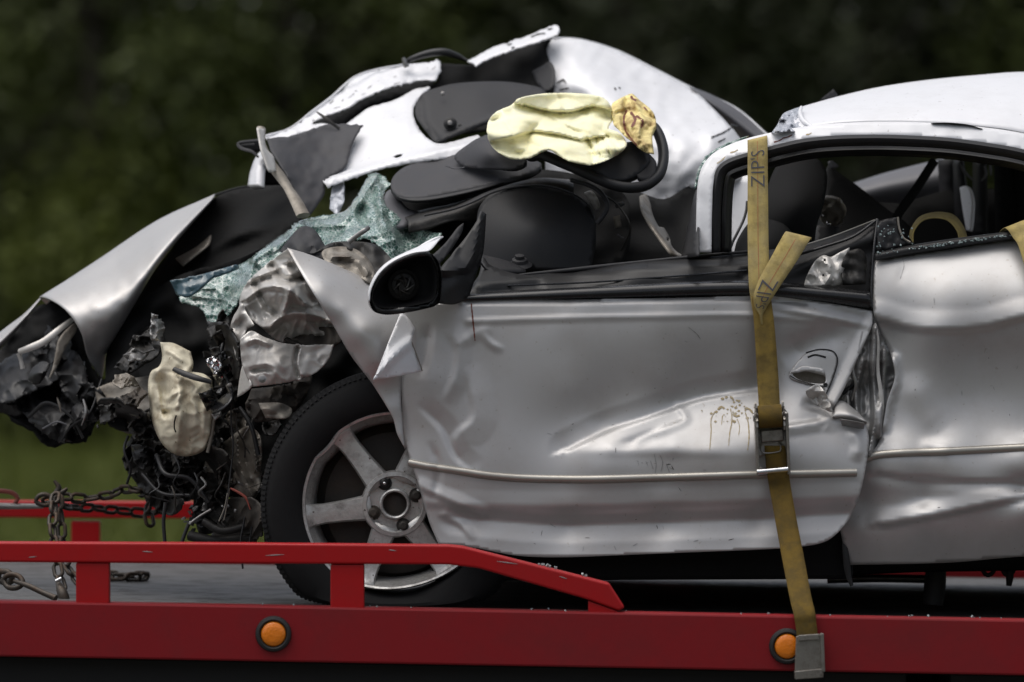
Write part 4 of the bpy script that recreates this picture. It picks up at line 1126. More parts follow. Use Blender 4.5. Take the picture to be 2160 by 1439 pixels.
# ---- dashboard, instrument hood, steering wheel, airbag
hood = panel('instrument_hood', [(825, 396), (830, 372), (856, 351), (905, 338), (960, 326), (1000, 300), (1030, 284), (1080, 300), (1110, 330), (1142, 345), (1130, 362), (1090, 376), (1020, 392), (940, 408), (880, 418), (842, 413)],
      Depth([(825, 396, .55), (860, 352, .68), (960, 326, .74), (1030, 284, .80), (1142, 345, .58), (1020, 392, .50), (900, 416, .48), (950, 370, .60), (1060, 330, .66)], ridges=[([(970, 325), (1000, 350), (1100, 352)], -.03, 20, 25)]), M['hood'], car, 7, .012)
sheet('hood_edge', [[(826, 396, .55), (845, 414, .50), (900, 417, .475), (1020, 393, .495), (1140, 352, .56)], [(826, 402, .55), (848, 421, .495), (905, 424, .47), (1020, 400, .49), (1140, 360, .555)], [(832, 404, .60), (850, 422, .58), (905, 424, .58), (1020, 402, .6), (1140, 362, .64)]], M['dashdark'], hood, 8, .003)
for pts in [[(1030, 325), (1045, 340), (1052, 352)], [(940, 350), (960, 356), (985, 352)], [(1010, 345), (1020, 350)]]:
    tube('scratch', [(a, b, .585) for a, b in pts], 1.0, M['greytrim'], hood, 4)
panel('dash_side', [(800, 470, 'c'), (802, 440), (815, 405), (828, 400), (840, 416), (862, 440), (900, 452), (880, 466), (850, 478), (830, 480, 'c')], Depth([(800, 470, .42), (815, 405, .60), (870, 445, .52), (830, 480, .42)]), M['greytrim'], car, 7, .01)
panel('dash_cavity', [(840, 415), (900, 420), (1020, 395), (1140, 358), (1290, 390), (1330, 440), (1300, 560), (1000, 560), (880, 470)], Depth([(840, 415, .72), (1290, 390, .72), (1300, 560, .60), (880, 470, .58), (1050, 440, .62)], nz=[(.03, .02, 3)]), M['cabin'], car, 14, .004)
sheet('dash_shelf', [[(850, 455, .56), (900, 442, .56), (960, 430, .56), (1040, 402, .58), (1130, 378, .6), (1200, 380, .6)], [(860, 468, .40), (905, 455, .40), (960, 443, .40), (1035, 409, .43), (1130, 386, .46), (1210, 396, .46)], [(862, 492, .38), (905, 483, .38), (960, 466, .38), (1010, 470, .42), (1100, 470, .46), (1200, 470, .5)]], M['grime'], car, 10, .004, nz=[(.012, .03, 8)])
disc_out = [(1010, 560, 'c'), (1005, 500), (1010, 440), (1038, 408), (1079, 396), (1135, 391), (1177, 398), (1218, 414), (1244, 438), (1256, 475), (1256, 520), (1245, 575, 'c')]
disc = panel('dash_cover', disc_out, Depth([(1010, 560, .33), (1038, 408, .40), (1135, 391, .42), (1244, 438, .42), (1245, 575, .36), (1130, 480, .33)]), M['dashdark'], car, 9, .006)
tube('cover_rim', [(895, 455, .375), (954, 442, .375), (996, 427, .38), (1038, 407, .395), (1079, 396, .405), (1135, 391, .415), (1177, 398, .415), (1218, 414, .415), (1245, 438, .415), (1257, 475, .41)], 2.2, M['dash'], disc, 6)
tube('trim_tube', [(1205, 380, .44), (1235, 388, .42), (1262, 402, .40), (1279, 424, .38), (1281, 440, .37), (1272, 456, .36), (1260, 471, .36)], 5, M['dash'], car, 10)
panel('silver_bracket', [(1232, 408, 'c'), (1246, 404), (1258, 418), (1264, 436), (1258, 446, 'c'), (1248, 430)], Depth([(1232, 408, .41), (1264, 436, .40), (1250, 415, .38)], nz=[(.015, .08, 3)]), M['bare'], car, 4, .003, angle=30)
lathe('speaker_knob', [(.028, 0), (.030, .004), (.020, .010), (.018, .018), (.011, .020), (.011, .028), (0, .029)], P(1096, 562, .30), (0, -.4, 1), M['dash'], car, 28)
panel('door_pocket_edge', [(1012, 535, 'c'), (1030, 540), (1075, 552), (1110, 572), (1060, 572), (1020, 560, 'c')], Depth([(1012, 535, .26), (1110, 572, .26), (1020, 560, .22)]), M['dash'], car, 6, .006)
panel('column_shroud', [(958, 330), (985, 306), (1012, 290), (1040, 286), (1080, 312), (1112, 340), (1090, 356), (1030, 358), (975, 350)], Depth([(958, 330, .66), (1020, 290, .62), (1112, 340, .48), (1030, 356, .50), (1030, 322, .50)]), M['hood'], hood, 6, .01)
# boxes and brackets in the gloom under the steering column
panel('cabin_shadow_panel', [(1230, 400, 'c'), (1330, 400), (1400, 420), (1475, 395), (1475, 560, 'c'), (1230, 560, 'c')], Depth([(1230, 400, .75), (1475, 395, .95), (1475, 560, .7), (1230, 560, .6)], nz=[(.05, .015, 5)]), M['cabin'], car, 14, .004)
panel('column_bracket', [(1352, 412, 'c'), (1364, 410), (1372, 430), (1378, 455), (1390, 478), (1400, 480), (1412, 500), (1418, 520), (1432, 534), (1450, 540, 'c'), (1425, 541), (1405, 520), (1385, 492), (1370, 470), (1355, 440)],
      Depth([(1352, 412, .60), (1400, 485, .46), (1440, 538, .40)], nz=[(.006, .06, 3)]), M['tan'], car, 5, .006, holes=[[(1407, 502), (1412, 501), (1412, 508), (1407, 508)]])
panel('relay_box', [(1294, 458, 'c'), (1308, 454, 'c'), (1311, 478, 'c'), (1298, 482, 'c')], .52, M['tan'], car, 6, .02)
tube('wire', [(1302, 494, .5), (1310, 500, .5), (1316, 502, .5)], 1.6, M['greytrim'], car, 5)
tube('wire', [(1262, 405, .5), (1300, 430, .55), (1330, 480, .5), (1310, 530, .5)], 2.2, M['grime'], car, 5)
panel('lever', [(1296, 432, 'c'), (1312, 425), (1318, 432), (1300, 440, 'c')], .55, M['greytrim'], car, 5, .006)
panel('kick_panel', [(1436, 545, 'c'), (1452, 470), (1462, 420), (1470, 400), (1472, 540, 'c')], Depth([(1436, 545, .32), (1470, 400, .36)] + [(1455, 480, .30)]), M['dash'], car, 8, .004)

# steering wheel
wheel_pts = [(1120, 330, .42), (1143, 327, .40), (1182, 342, .36), (1233, 364, .33), (1287, 388, .31), (1325, 396, .31), (1360, 392, .33), (1388, 372, .37), (1399, 340, .42), (1396, 302, .48), (1378, 268, .53), (1330, 245, .58), (1260, 240, .60), (1190, 258, .58), (1140, 290, .52), (1115, 315, .46)]
sw = tube('steering_wheel', wheel_pts, 11.5, M['dashdark'], car, 12, closed=True, step=8)
panel('steering_hub', [(1160, 325), (1210, 338), (1290, 315), (1330, 305), (1370, 330), (1350, 365), (1300, 382), (1240, 356), (1180, 338)], Depth([(1160, 325, .40), (1290, 310, .40), (1370, 330, .39), (1300, 382, .34), (1260, 340, .34)]), M['dashdark'], sw, 8, .02)
panel('steering_spoke', [(1322, 300, 'c'), (1345, 300), (1370, 325), (1385, 345), (1378, 375), (1350, 378), (1335, 350)], Depth([(1322, 300, .42), (1385, 345, .38), (1350, 378, .35)]), M['dash'], sw, 7, .012, holes=[[(1340, 330), (1355, 328), (1365, 345), (1352, 358), (1340, 350)]])
# airbag: limp pale fabric with folds
ab_out = [(1027, 272), (1032, 252), (1048, 235), (1078, 222), (1095, 207), (1150, 197), (1220, 197), (1268, 204), (1288, 222), (1294, 250), (1284, 270), (1308, 282), (1322, 305), (1306, 325), (1252, 348), (1205, 342), (1180, 330), (1160, 317), (1142, 322), (1118, 334), (1080, 336), (1058, 326), (1040, 312), (1030, 294)]
ab_poly = crv(ab_out, 6, True)
ab_depth = Depth([(1027, 272, .46), (1060, 235, .52), (1150, 197, .56), (1220, 197, .57), (1285, 222, .54), (1292, 250, .50), (1322, 305, .38), (1252, 348, .31), (1205, 342, .32), (1080, 336, .34), (1150, 317, .34), (1060, 280, .42), (1160, 262, .44), (1250, 270, .44)],
                 ridges=[([(1105, 222), (1145, 234), (1200, 238), (1250, 226), (1276, 230)], .055, 4, 26, 't'), ([(1040, 300), (1080, 292), (1125, 280), (1180, 286), (1226, 297), (1262, 290)], .045, 4, 26, 't'),
                         ([(1240, 292), (1250, 318), (1254, 347)], .026, 4, 12, 't'), ([(1258, 294), (1264, 318), (1270, 340)], .014, 4, 3, 't'), ([(1270, 291), (1282, 312), (1288, 333)], .014, 4, 3, 't'), ([(1282, 288), (1298, 305), (1304, 324)], .012, 4, 3, 't'),
                         ([(1150, 242), (1196, 268), (1240, 284)], .020, 4, 16, 'tf'), ([(1060, 245), (1072, 270), (1100, 292)], .018, 14, 4, 'tf')],
                 nz=[(.10, .0125, 3.7, 'b', (.7, 1.5)), (.026, .024, 9.1, 'b', (.6, 1.4)), (.004, .06, 5.3)], puff=(ab_poly, .014, 5))
airbag = panel('airbag', ab_out, ab_depth, M['airbag'], car, 3.5, 0, closedback=.05, jag=.5)
a2_out = [(1290, 222), (1304, 210), (1322, 201), (1334, 198), (1350, 212), (1372, 230), (1382, 246), (1384, 270), (1376, 290), (1380, 326, 'c'), (1362, 322), (1346, 312), (1334, 300), (1320, 290), (1306, 275), (1294, 262)]
a2p = crv(a2_out, 5, True)
a2_depth = Depth([(1290, 222, .56), (1334, 198, .62), (1384, 260, .46), (1380, 326, .34), (1306, 275, .42)], ridges=[([(1322, 206), (1318, 235), (1316, 262), (1330, 290)], .035, 6, 9, 't'), ([(1340, 215), (1352, 245), (1348, 280), (1360, 310)], -.030, 8, 10, 't'), ([(1300, 240), (1330, 232), (1380, 250)], .018, 7, 9, 't')], nz=[(.03, .035, 2.4, 'b'), (.012, .08, 4.2, 'b')], puff=(a2p, .012, 5))
panel('airbag_tail', a2_out, a2_depth, M['airbag2'], airbag, 3, 0, closedback=.03)
for pts, w in [([(1322, 232), (1316, 250), (1320, 276), (1334, 296), (1344, 308)], 4), ([(1331, 202), (1334, 208), (1342, 212)], 5), ([(1330, 236), (1340, 252), (1332, 268)], 6), ([(1342, 244), (1356, 256), (1352, 270)], 5), ([(1358, 226), (1366, 234)], 3)]:
    streak('brown_stain', pts, w, M['blood'], airbag, .003, a2_depth)

# ---- cabin seen through the side window
panel('cabin_backing', [(1500, 540, 'c'), (1500, 470), (1640, 450), (1760, 420), (1900, 430), (2000, 400), (2300, 420), (2420, 560, 'c'), (2400, 1180, 'c'), (900, 1180, 'c'), (900, 640, 'c'), (1490, 620)], Depth([(1500, 470, 1.2), (1900, 430, 1.3), (2300, 420, 1.3), (2400, 1180, 1.2), (900, 1180, .9), (900, 640, .8)]), M['cabin'], car, 60, .004)  # black sheet added to keep the inside of the cabin dark
fs = panel('front_seat', [(1545, 545, 'c'), (1560, 500), (1590, 470), (1612, 430), (1622, 385), (1640, 348), (1668, 332), (1700, 329), (1728, 338), (1743, 360), (1744, 395), (1735, 440), (1722, 480), (1716, 545, 'c')], Depth([(1545, 545, .40), (1622, 385, .50), (1690, 329, .58), (1744, 380, .52), (1716, 545, .45), (1680, 430, .38)]), M['cloth'], car, 9, .08)
panel('seat_bolster', [(1546, 545, 'c'), (1556, 505), (1590, 462), (1640, 466), (1670, 490), (1690, 545, 'c')], Depth([(1546, 545, .33), (1590, 462, .42), (1690, 545, .34), (1620, 510, .29)]), M['cloth'], fs, 9, .05)
panel('passenger_seat', [(1730, 545, 'c'), (1742, 420), (1748, 345, 'c'), (1765, 360), (1820, 400), (1870, 440), (1920, 480), (1930, 545, 'c')], Depth([(1730, 545, .75), (1748, 345, .95), (1870, 440, .9), (1930, 545, .75)]), M['cabin'], car, 14, .08)
panel('seat_corner', [(1746, 341, 'c'), (1756, 339), (1770, 352), (1752, 357, 'c')], .86, M['greytrim'], car, 5, .01)
panel('belt_buckle', [(1724, 432), (1742, 420), (1768, 424), (1778, 444), (1774, 470), (1752, 478), (1732, 466)], Depth([(1724, 432, .66), (1750, 440, .62), (1774, 470, .66)], nz=[(.03, .05, 3), (.012, .12, 6)]), M['tan'], car, 5, .01, angle=30)
for px, py in ((1733, 453), (1748, 471)):
    lathe('buckle_button', [(.006, 0), (.004, .004), (0, .005)], P(px, py, .60), (0, -1, .5), M['chrome'], car, 10)
panel('buckle_stalk', [(1724, 475, 'c'), (1770, 478, 'c'), (1774, 545, 'c'), (1720, 545, 'c')], Depth([(1724, 475, .64), (1770, 478, .66), (1774, 545, .6)], nz=[(.02, .03, 8)]), M['dash'], car, 8, .02)
far_depth = Depth([(1750, 420, 1.40), (1815, 385, 1.44), (1975, 338, 1.46), (2050, 430, 1.35), (1850, 470, 1.32), (1900, 400, 1.36)])
sheet('far_window_ledge', [[(1800, 390, 1.48), (1860, 371, 1.48), (1920, 355, 1.49), (1990, 338, 1.5)], [(1806, 396, 1.42), (1860, 378, 1.42), (1920, 363, 1.43), (1995, 346, 1.44)], [(1815, 410, 1.38), (1865, 398, 1.37), (1920, 388, 1.37), (2000, 372, 1.38)], [(1840, 440, 1.40), (1880, 440, 1.40), (1930, 440, 1.4), (2000, 440, 1.4)]], M['greytrim'], car, 10, .01)
tube('seat_belt', [(1972, 338, .95), (1950, 372, .9), (1925, 410, .86), (1895, 452, .82), (1880, 490, .8)], 10, M['cabin'], car, 8, flat=.15)
for a, b, c_, d, m, y in [((1978, 338), (2008, 338), (2012, 480), (1985, 480), 'dash', 1.32), ((2010, 335), (2026, 335), (2046, 480), (2014, 480), 'dashdark', 1.25), ((2052, 330), (2076, 330), (2080, 500), (2050, 500), 'black', 1.1), ((2096, 335), (2140, 335), (2165, 500), (2100, 500), 'cabin', 1.15), ((2140, 340), (2400, 420), (2400, 520), (2150, 520), 'cabin', 1.1)]:
    panel('cabin_trim', [(*a, 'c'), (*b, 'c'), (*c_, 'c'), (*d, 'c')], Depth([(*a, y), (*b, y - .03), (*c_, y), (*d, y + .03)]), M[m], car, 14, .01)
panel('light_trim_blade', [(2024, 396, 'c'), (2036, 392), (2046, 400), (2052, 425), (2050, 470), (2046, 488), (2038, 486, 'c'), (2030, 440)], Depth([(2024, 396, 1.04), (2052, 425, 1.0), (2040, 486, 1.0)]), M['white'], car, 6, .008)
for pts in [[(2024, 345, 1.0), (2034, 362, 1.0), (2052, 380, 1.0)], [(2076, 350, 1.0), (2080, 368, 1.0), (2070, 382, 1.0)], [(2088, 345, 1.0), (2090, 370, 1.0)]]:
    tube('crumpled_film', pts, [2, 4, 2], M['greytrim'], car, 6, flat=.4)
panel('far_pillar_light', [(2148, 362, 'c'), (2170, 360), (2180, 400), (2165, 408), (2150, 398, 'c')], 1.2, M['white'], car, 8, .01)
panel('far_light_panel', [(1520, 385, 'c'), (1535, 377), (1600, 366, 'c'), (1600, 545, 'c'), (1545, 545, 'c'), (1538, 450)], Depth([(1520, 385, 1.0), (1600, 366, 1.02), (1600, 545, .92), (1545, 545, .92)]), M['white'], car, 12, .006)
tube('cable', [(1576, 425, .38), (1574, 445, .37), (1568, 465, .36), (1556, 490, .34), (1545, 512, .33), (1538, 532, .32)], 3, M['hose'], car, 8)

# ---- windscreen, crumpled and hanging
gl_depth = Depth([(360, 605, .52), (450, 580, .48), (560, 520, .50), (640, 470, .52), (740, 440, .55), (790, 368, .66), (820, 390, .62), (830, 450, .45), (925, 490, .32), (850, 545, .26), (780, 480, .40), (700, 490, .42), (600, 540, .38), (500, 600, .40), (450, 690, .36)],
                 ridges=[([(640, 480), (720, 470), (790, 380)], -.04, 18, 12, 't'), ([(800, 400), (810, 470), (840, 520)], -.05, 14, 16, 't'), ([(770, 420), (760, 460), (800, 480)], .04, 12, 12, 'tf'), ([(520, 560), (580, 520), (640, 490)], -.03, 14, 12, 'tf'), ([(850, 470), (870, 500), (900, 520)], .02, 12, 10, 'tf'), ([(455, 610), (480, 640), (455, 680)], -.03, 12, 12, 'tf')],
                 nz=[(.09, .011, 4.4, 'r', (1, .6)), (.022, .03, 7.2, 'r', (.6, 1.2)), (.006, .08, 1.1)])
panel('windscreen', [(372, 600, 'c'), (420, 583), (470, 570), (510, 556), (540, 535), (570, 512), (600, 492), (625, 470), (660, 458), (700, 452), (728, 444), (748, 420), (762, 398), (778, 368), (792, 364), (812, 374), (824, 388, 'c'), (812, 402), (810, 425), (830, 448), (858, 456), (868, 474), (900, 486), (930, 492, 'c'), (915, 512), (880, 530), (858, 562, 'c'), (836, 560), (815, 546), (800, 520), (775, 504), (745, 506), (720, 516), (690, 522), (672, 510), (650, 508), (620, 538), (590, 560), (560, 584), (532, 600), (506, 630), (482, 664), (456, 696, 'c'), (440, 684), (428, 655), (405, 642), (382, 638, 'c'), (374, 622)],
      gl_depth, M['glass'], car, 3.2, .004, angle=40, jag=2.2)
panel('tinted_glass_edge', [(358, 592, 'c'), (400, 585), (450, 572), (500, 558), (505, 566), (470, 580), (440, 592), (420, 612), (395, 625), (372, 622, 'c'), (366, 608)], Depth([(358, 592, .46), (500, 560, .44), (372, 622, .44)], nz=[(.02, .05, 2)]), M['blueglass'], car, 5, .005, angle=30)
panel('glass_sliver', [(700, 395, 'c'), (722, 378), (726, 420), (712, 452), (695, 440, 'c')], Depth([(700, 395, .70), (722, 378, .72), (712, 452, .62)], nz=[(.02, .06, 4)]), M['film'], car, 6, .004)
panel('dark_gusset', [(590, 530, 'c'), (612, 500), (636, 478), (660, 482), (680, 508), (690, 540), (660, 552), (625, 548, 'c')], Depth([(590, 530, .34), (640, 478, .40), (690, 540, .30), (640, 520, .28)], nz=[(.03, .03, 6), (.01, .1, 3)]), M['dash'], car, 6, .003, angle=35)

# ---- bonnet, curled over
bon = sheet('bonnet', [
    [(120, 660, 1.25), (220, 575, 1.30), (340, 488, 1.35), (455, 425, 1.40)],
    [(84, 629, .95), (208, 548, 1.0), (334, 465, 1.05), (454, 411, 1.08)],
    [(105, 632, .80), (232, 570, .84), (348, 485, .88), (452, 413, 1.02)],
    [(140, 656, .70), (252, 606, .72), (356, 508, .78), (451, 415, .98)],
    [(170, 700, .68), (258, 645, .68), (352, 527, .76), (450, 417, .97)],
    [(186, 755, .72), (244, 704, .72), (340, 548, .80), (448, 420, .98)],
    [(214, 800, .78), (240, 712, .78), (332, 560, .86), (446, 423, 1.0)]], M['silver'], car, 8, .003, nz=[(.012, .012, 3), (.004, .05, 8)])
sheet('bonnet_front', [[(-260, 900, .95), (-120, 800, .95), (0, 702, .95), (50, 664, .95), (86, 628, .95)], [(-260, 930, .86), (-120, 828, .86), (0, 722, .86), (50, 672, .86), (86, 630, .9)], [(-260, 950, .92), (-120, 846, .92), (0, 734, .92), (45, 684, .92), (78, 642, .95)]], M['silver'], car, 8, .003)
panel('bonnet_underside', [(440, 424, 'c'), (480, 404), (520, 394), (606, 385, 'c'), (628, 420), (640, 455), (600, 490), (520, 550), (440, 575), (380, 590), (330, 640), (280, 690), (240, 720, 'c'), (290, 625), (350, 540)],
      Depth([(454, 411, 1.12), (606, 385, 1.10), (640, 455, .85), (500, 560, .80), (280, 690, .95), (350, 540, 1.05), (470, 480, 1.08)], ridges=[([(340, 590), (430, 520), (560, 470)], -.05, 22, 14, 'gf'), ([(400, 560), (500, 500), (620, 462)], -.04, 14, 12, 'gf')]), M['cabin'], car, 10, .004)
tube('bonnet_edge', [(452, 412, 1.08), (500, 397, 1.09), (550, 391, 1.09), (606, 385, 1.08)], 2, M['dash'], car, 6)
panel('bonnet_inner_skin', [(370, 545, 'c'), (415, 520), (445, 495, 'c'), (440, 515), (410, 540), (385, 560, 'c')], Depth([(370, 545, .95), (445, 495, .96), (410, 540, .9)]), M['tan'], car, 6, .004)
# ---- crumpled, dirty front end
panel('bumper_remains', [(-260, 960, 'c'), (-120, 850), (0, 738), (60, 664), (90, 640), (120, 640), (150, 668), (172, 705), (190, 765), (214, 798), (232, 790), (250, 740), (290, 700), (330, 690), (345, 740), (330, 800), (290, 830), (262, 880), (268, 905, 'c'), (240, 900), (212, 872), (198, 890), (178, 932, 'c'), (140, 936), (100, 938), (70, 905), (30, 885), (0, 866), (-120, 940), (-260, 1060, 'c')],
      Depth([(-260, 960, .95), (0, 740, 1.0), (90, 640, 1.0), (190, 765, .85), (330, 690, .70), (330, 800, .6), (262, 880, .62), (140, 930, .7), (0, 866, .8), (100, 780, .9)], nz=[(.05, .014, 3), (.012, .05, 5)]), M['cabin'], car, 7, .01, angle=50, jag=2.5)
tube('bent_rib', [(40, 742, .72), (58, 736, .70), (90, 722, .70), (125, 695, .72), (160, 668, .78)], [6, 8, 7, 6, 4], M['bare'], car, 6, flat=.5)
tube('bent_rib', [(40, 745, .72), (44, 760, .72), (48, 778, .72)], [6, 4, 5], M['bare'], car, 6, flat=.5)
panel('bent_tab', [(118, 745, 'c'), (125, 715), (148, 688), (166, 676, 'c'), (160, 700), (138, 735), (122, 772), (104, 800), (112, 775, 'c')], Depth([(118, 745, .68), (166, 676, .74), (110, 790, .66)]), M['tan'], car, 5, .003)
panel('crossmember_face', [(200, 820, 'c'), (240, 805), (330, 790, 'c'), (326, 870), (300, 880), (270, 872), (258, 850), (205, 852, 'c')], Depth([(200, 820, .58), (330, 790, .48), (300, 880, .46)], nz=[(.01, .04, 3)]), M['tan'], car, 7, .006)
panel('lamp_scrap', [(240, 775, 'c'), (270, 740), (300, 705), (340, 675, 'c'), (342, 720), (330, 750), (300, 770), (270, 790, 'c')], Depth([(240, 775, .50), (340, 675, .60), (300, 770, .44)], nz=[(.05, .04, 3), (.02, .12, 6)]), M['grime'], car, 5, .004, angle=30)
panel('lamp_scrap', [(262, 748, 'c'), (290, 735), (312, 742), (300, 758), (270, 762, 'c')], Depth([(262, 748, .43), (312, 742, .43), (280, 762, .42)], nz=[(.04, .06, 9)]), M['torn'], car, 4, .004, angle=30)
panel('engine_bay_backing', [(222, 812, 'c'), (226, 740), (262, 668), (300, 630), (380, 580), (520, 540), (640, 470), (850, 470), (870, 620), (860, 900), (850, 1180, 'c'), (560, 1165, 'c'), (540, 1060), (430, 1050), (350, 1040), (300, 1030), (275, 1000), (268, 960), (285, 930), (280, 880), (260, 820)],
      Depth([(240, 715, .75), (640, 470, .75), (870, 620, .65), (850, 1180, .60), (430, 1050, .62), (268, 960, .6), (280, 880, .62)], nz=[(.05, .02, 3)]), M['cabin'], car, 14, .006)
for k, (ol, y0, y1, m) in enumerate([([(-40, 800), (20, 752), (90, 735), (130, 760), (120, 800), (60, 830), (0, 850)], .88, .70, 'black'), ([(30, 830), (90, 800), (150, 810), (178, 850), (170, 920), (120, 930), (70, 895)], .80, .64, 'black'),
                                     ([(120, 770), (150, 740), (172, 760), (185, 800), (178, 860), (150, 850), (128, 815)], .78, .62, 'black'), ([(-60, 860), (0, 820), (60, 850), (40, 880), (0, 868)], .84, .74, 'black'), ([(95, 700), (130, 690), (150, 720), (140, 760), (112, 770), (98, 740)], .86, .74, 'black'),
                                     ([(60, 790), (84, 764), (104, 768), (92, 800), (70, 812)], .66, .60, 'black'), ([(150, 865), (170, 850), (186, 870), (178, 905), (160, 915)], .62, .56, 'black')]):
    n_ = len(ol)
    panel('torn_bumper_piece', ol, Depth([(ol[0][0], ol[0][1], y0), (ol[n_ // 3][0], ol[n_ // 3][1], y0 - .03), (ol[2 * n_ // 3][0], ol[2 * n_ // 3][1], y1), (sum(p[0] for p in ol) / n_, sum(p[1] for p in ol) / n_, (y0 + y1) / 2 - .05)], nz=[(.07, .018, k * 2.2 + .3, 'r'), (.012, .05, k + .6, 'r')]), M[m], car, 4, .004, angle=30, jag=3)
for pts, rad, m in [([(60, 880, .7), (100, 850, .64), (150, 880, .6), (175, 925, .6)], 4, 'hose'), ([(130, 930, .6), (150, 900, .58), (190, 870, .56), (215, 800, .6)], 2.5, 'hose'), ([(176, 842, .56), (182, 870, .55), (172, 898, .55)], [2, 4, 1], 'bolt'), ([(120, 838, .6), (126, 856, .6), (128, 870, .6)], [1, 3, 1], 'tan'), ([(90, 905, .62), (120, 890, .6), (140, 896, .6)], 2, 'greytrim')]:
    tube('torn_bumper_strip', pts, rad, M[m], car, 6, flat=.6)
# washer tank
tk_out = [(338, 722, 'c'), (366, 724), (402, 742, 'c'), (408, 768), (404, 784, 'c'), (430, 789), (447, 802, 'c'), (451, 840), (448, 890), (443, 925), (430, 950), (402, 962), (372, 960), (345, 940), (326, 905), (316, 860), (312, 815), (318, 785), (336, 772), (342, 752)]
tkp = crv(tk_out, 6, True)
tank = panel('washer_tank', tk_out, Depth([(338, 722, .36), (400, 745, .35), (450, 840, .30), (430, 950, .30), (316, 840, .36), (375, 960, .33), (378, 870, .25), (380, 760, .30)],
             ridges=[([(344, 806), (352, 838), (346, 866)], .04, 14, 16, 'g'), ([(376, 806), (380, 870), (374, 945)], -.020, 16, 30, 't'), ([(338, 782), (375, 788), (430, 806)], .008, 6, 6, 'tf'), ([(352, 842), (380, 826), (372, 858)], -.022, 9, 9, 't'), ([(340, 872), (366, 868)], .028, 8, 14, 'tf'), ([(330, 800), (336, 850), (350, 910)], -.012, 9, 9, 'tf'), ([(420, 812), (424, 880), (416, 945)], .010, 7, 12, 'tf'), ([(345, 735), (372, 750), (398, 770)], -.012, 8, 8, 'tf')], nz=[(.018, .02, 5.2, 'r'), (.006, .05, 2.4, 'r')], puff=(tkp, .030, 6)), M['cream'], car, 3, 0, closedback=.08)
tube('tank_crack', [(372, 876, .186), (368, 890, .186), (368, 904, .188), (371, 912, .19)], 1.6, M['cabin'], tank, 5)
tube('wiper_arm', [(366, 778, .26), (390, 789, .24), (420, 799, .22), (446, 806, .22)], [5, 7, 7, 5], M['black'], car, 6, flat=.5)
# headlamp fragments
r2 = random.Random(21)
for k, (px, py, w, m) in enumerate([(452, 770, 22, 'chrome'), (462, 800, 16, 'chrome'), (472, 752, 12, 'gloss'), (440, 845, 26, 'gloss'), (478, 790, 20, 'gloss'), (455, 745, 14, 'grime'), (468, 835, 20, 'gloss'), (485, 820, 12, 'bare'), (470, 860, 18, 'black'), (462, 715, 18, 'grime'), (448, 700, 14, 'grime'), (490, 760, 12, 'torn'), (486, 845, 13, 'black'), (455, 870, 16, 'torn')]):
    Y0 = .24 + r2.uniform(-.03, .05)
    o_ = panel('headlamp_fragment', [(px - w * .8, py - w * .5, 'c'), (px + w * .3, py - w, 'c'), (px + w * .7, py + w * .2, 'c'), (px - w * .1, py + w * .9, 'c')], Depth([(px - w, py, Y0), (px, py - w, Y0 + r2.uniform(-.03, .03)), (px + w, py + w * .3, Y0 + r2.uniform(-.03, .03))], nz=[(.02, .08, k)]), M[m], car, 4, .004, angle=25)
panel('headlamp_shell', [(444, 860, 'c'), (470, 835), (490, 822, 'c'), (488, 842), (470, 862), (446, 872, 'c')], Depth([(444, 860, .22), (490, 822, .20), (446, 872, .19)]), M['gloss'], car, 4, .004)
# crumpled wing and inner structure
cr_depth = Depth([(607, 524, .12), (570, 555, .20), (515, 610, .22), (520, 660, .20), (560, 690, .16), (640, 690, .12), (705, 690, .16), (636, 580, .10), (600, 620, .06), (580, 660, .12), (660, 640, .12)],
                 ridges=[([(575, 560), (600, 590), (640, 585)], .05, 10, 14, 't'), ([(520, 630), (560, 605), (610, 612), (640, 640)], -.05, 16, 10, 't'), ([(540, 600), (560, 640), (590, 665)], .045, 12, 12, 't'), ([(610, 612), (600, 650), (570, 690)], -.05, 12, 10, 't'), ([(560, 690), (620, 660), (700, 675)], -.04, 14, 14, 't'), ([(620, 560), (650, 610), (690, 660)], .04, 10, 16, 't'), ([(530, 590), (600, 560)], -.04, 9, 9, 'tf')],
                 nz=[(.030, .018, 1.3, 'r'), (.014, .045, 6.2, 'r')])
panel('crumpled_wing', [(606, 525, 'c'), (640, 580), (670, 632), (706, 690), (716, 712, 'c'), (690, 718), (640, 706), (600, 722), (575, 712), (550, 690), (520, 668), (505, 640), (512, 612), (528, 588), (560, 560)], cr_depth, M['bare'], car, 3, .002, jag=.8)
panel('crumpled_wing_edge', [(500, 655, 'c'), (510, 640), (522, 665), (535, 685), (520, 695), (508, 725), (500, 760), (490, 720), (486, 690), (492, 668)], Depth([(500, 655, .18), (535, 685, .12), (500, 760, .17), (490, 700, .2)], nz=[(.03, .05, 7)]), M['bare'], car, 5, .002, angle=35)
panel('wing_recess', [(600, 700, 'c'), (640, 690), (716, 690, 'c'), (722, 715), (700, 730), (640, 726), (600, 718)], Depth([(600, 700, .18), (716, 690, .16), (660, 726, .14)], nz=[(.02, .04, 3)]), M['hubdark'], car, 6, .004)
pl_depth = Depth([(508, 712, .10), (600, 720, .10), (700, 730, .10), (640, 800, .10), (560, 812, .08), (510, 770, .10), (590, 765, .055)], ridges=[([(628, 735), (622, 765), (630, 795)], .03, 5, 7, 't'), ([(525, 785), (560, 778), (580, 785)], .025, 10, 8, 'tf'), ([(515, 725), (540, 715), (575, 730)], -.025, 8, 10, 'tf')], nz=[(.018, .014, 7.3, 'r'), (.006, .04, 2.2, 'r')])
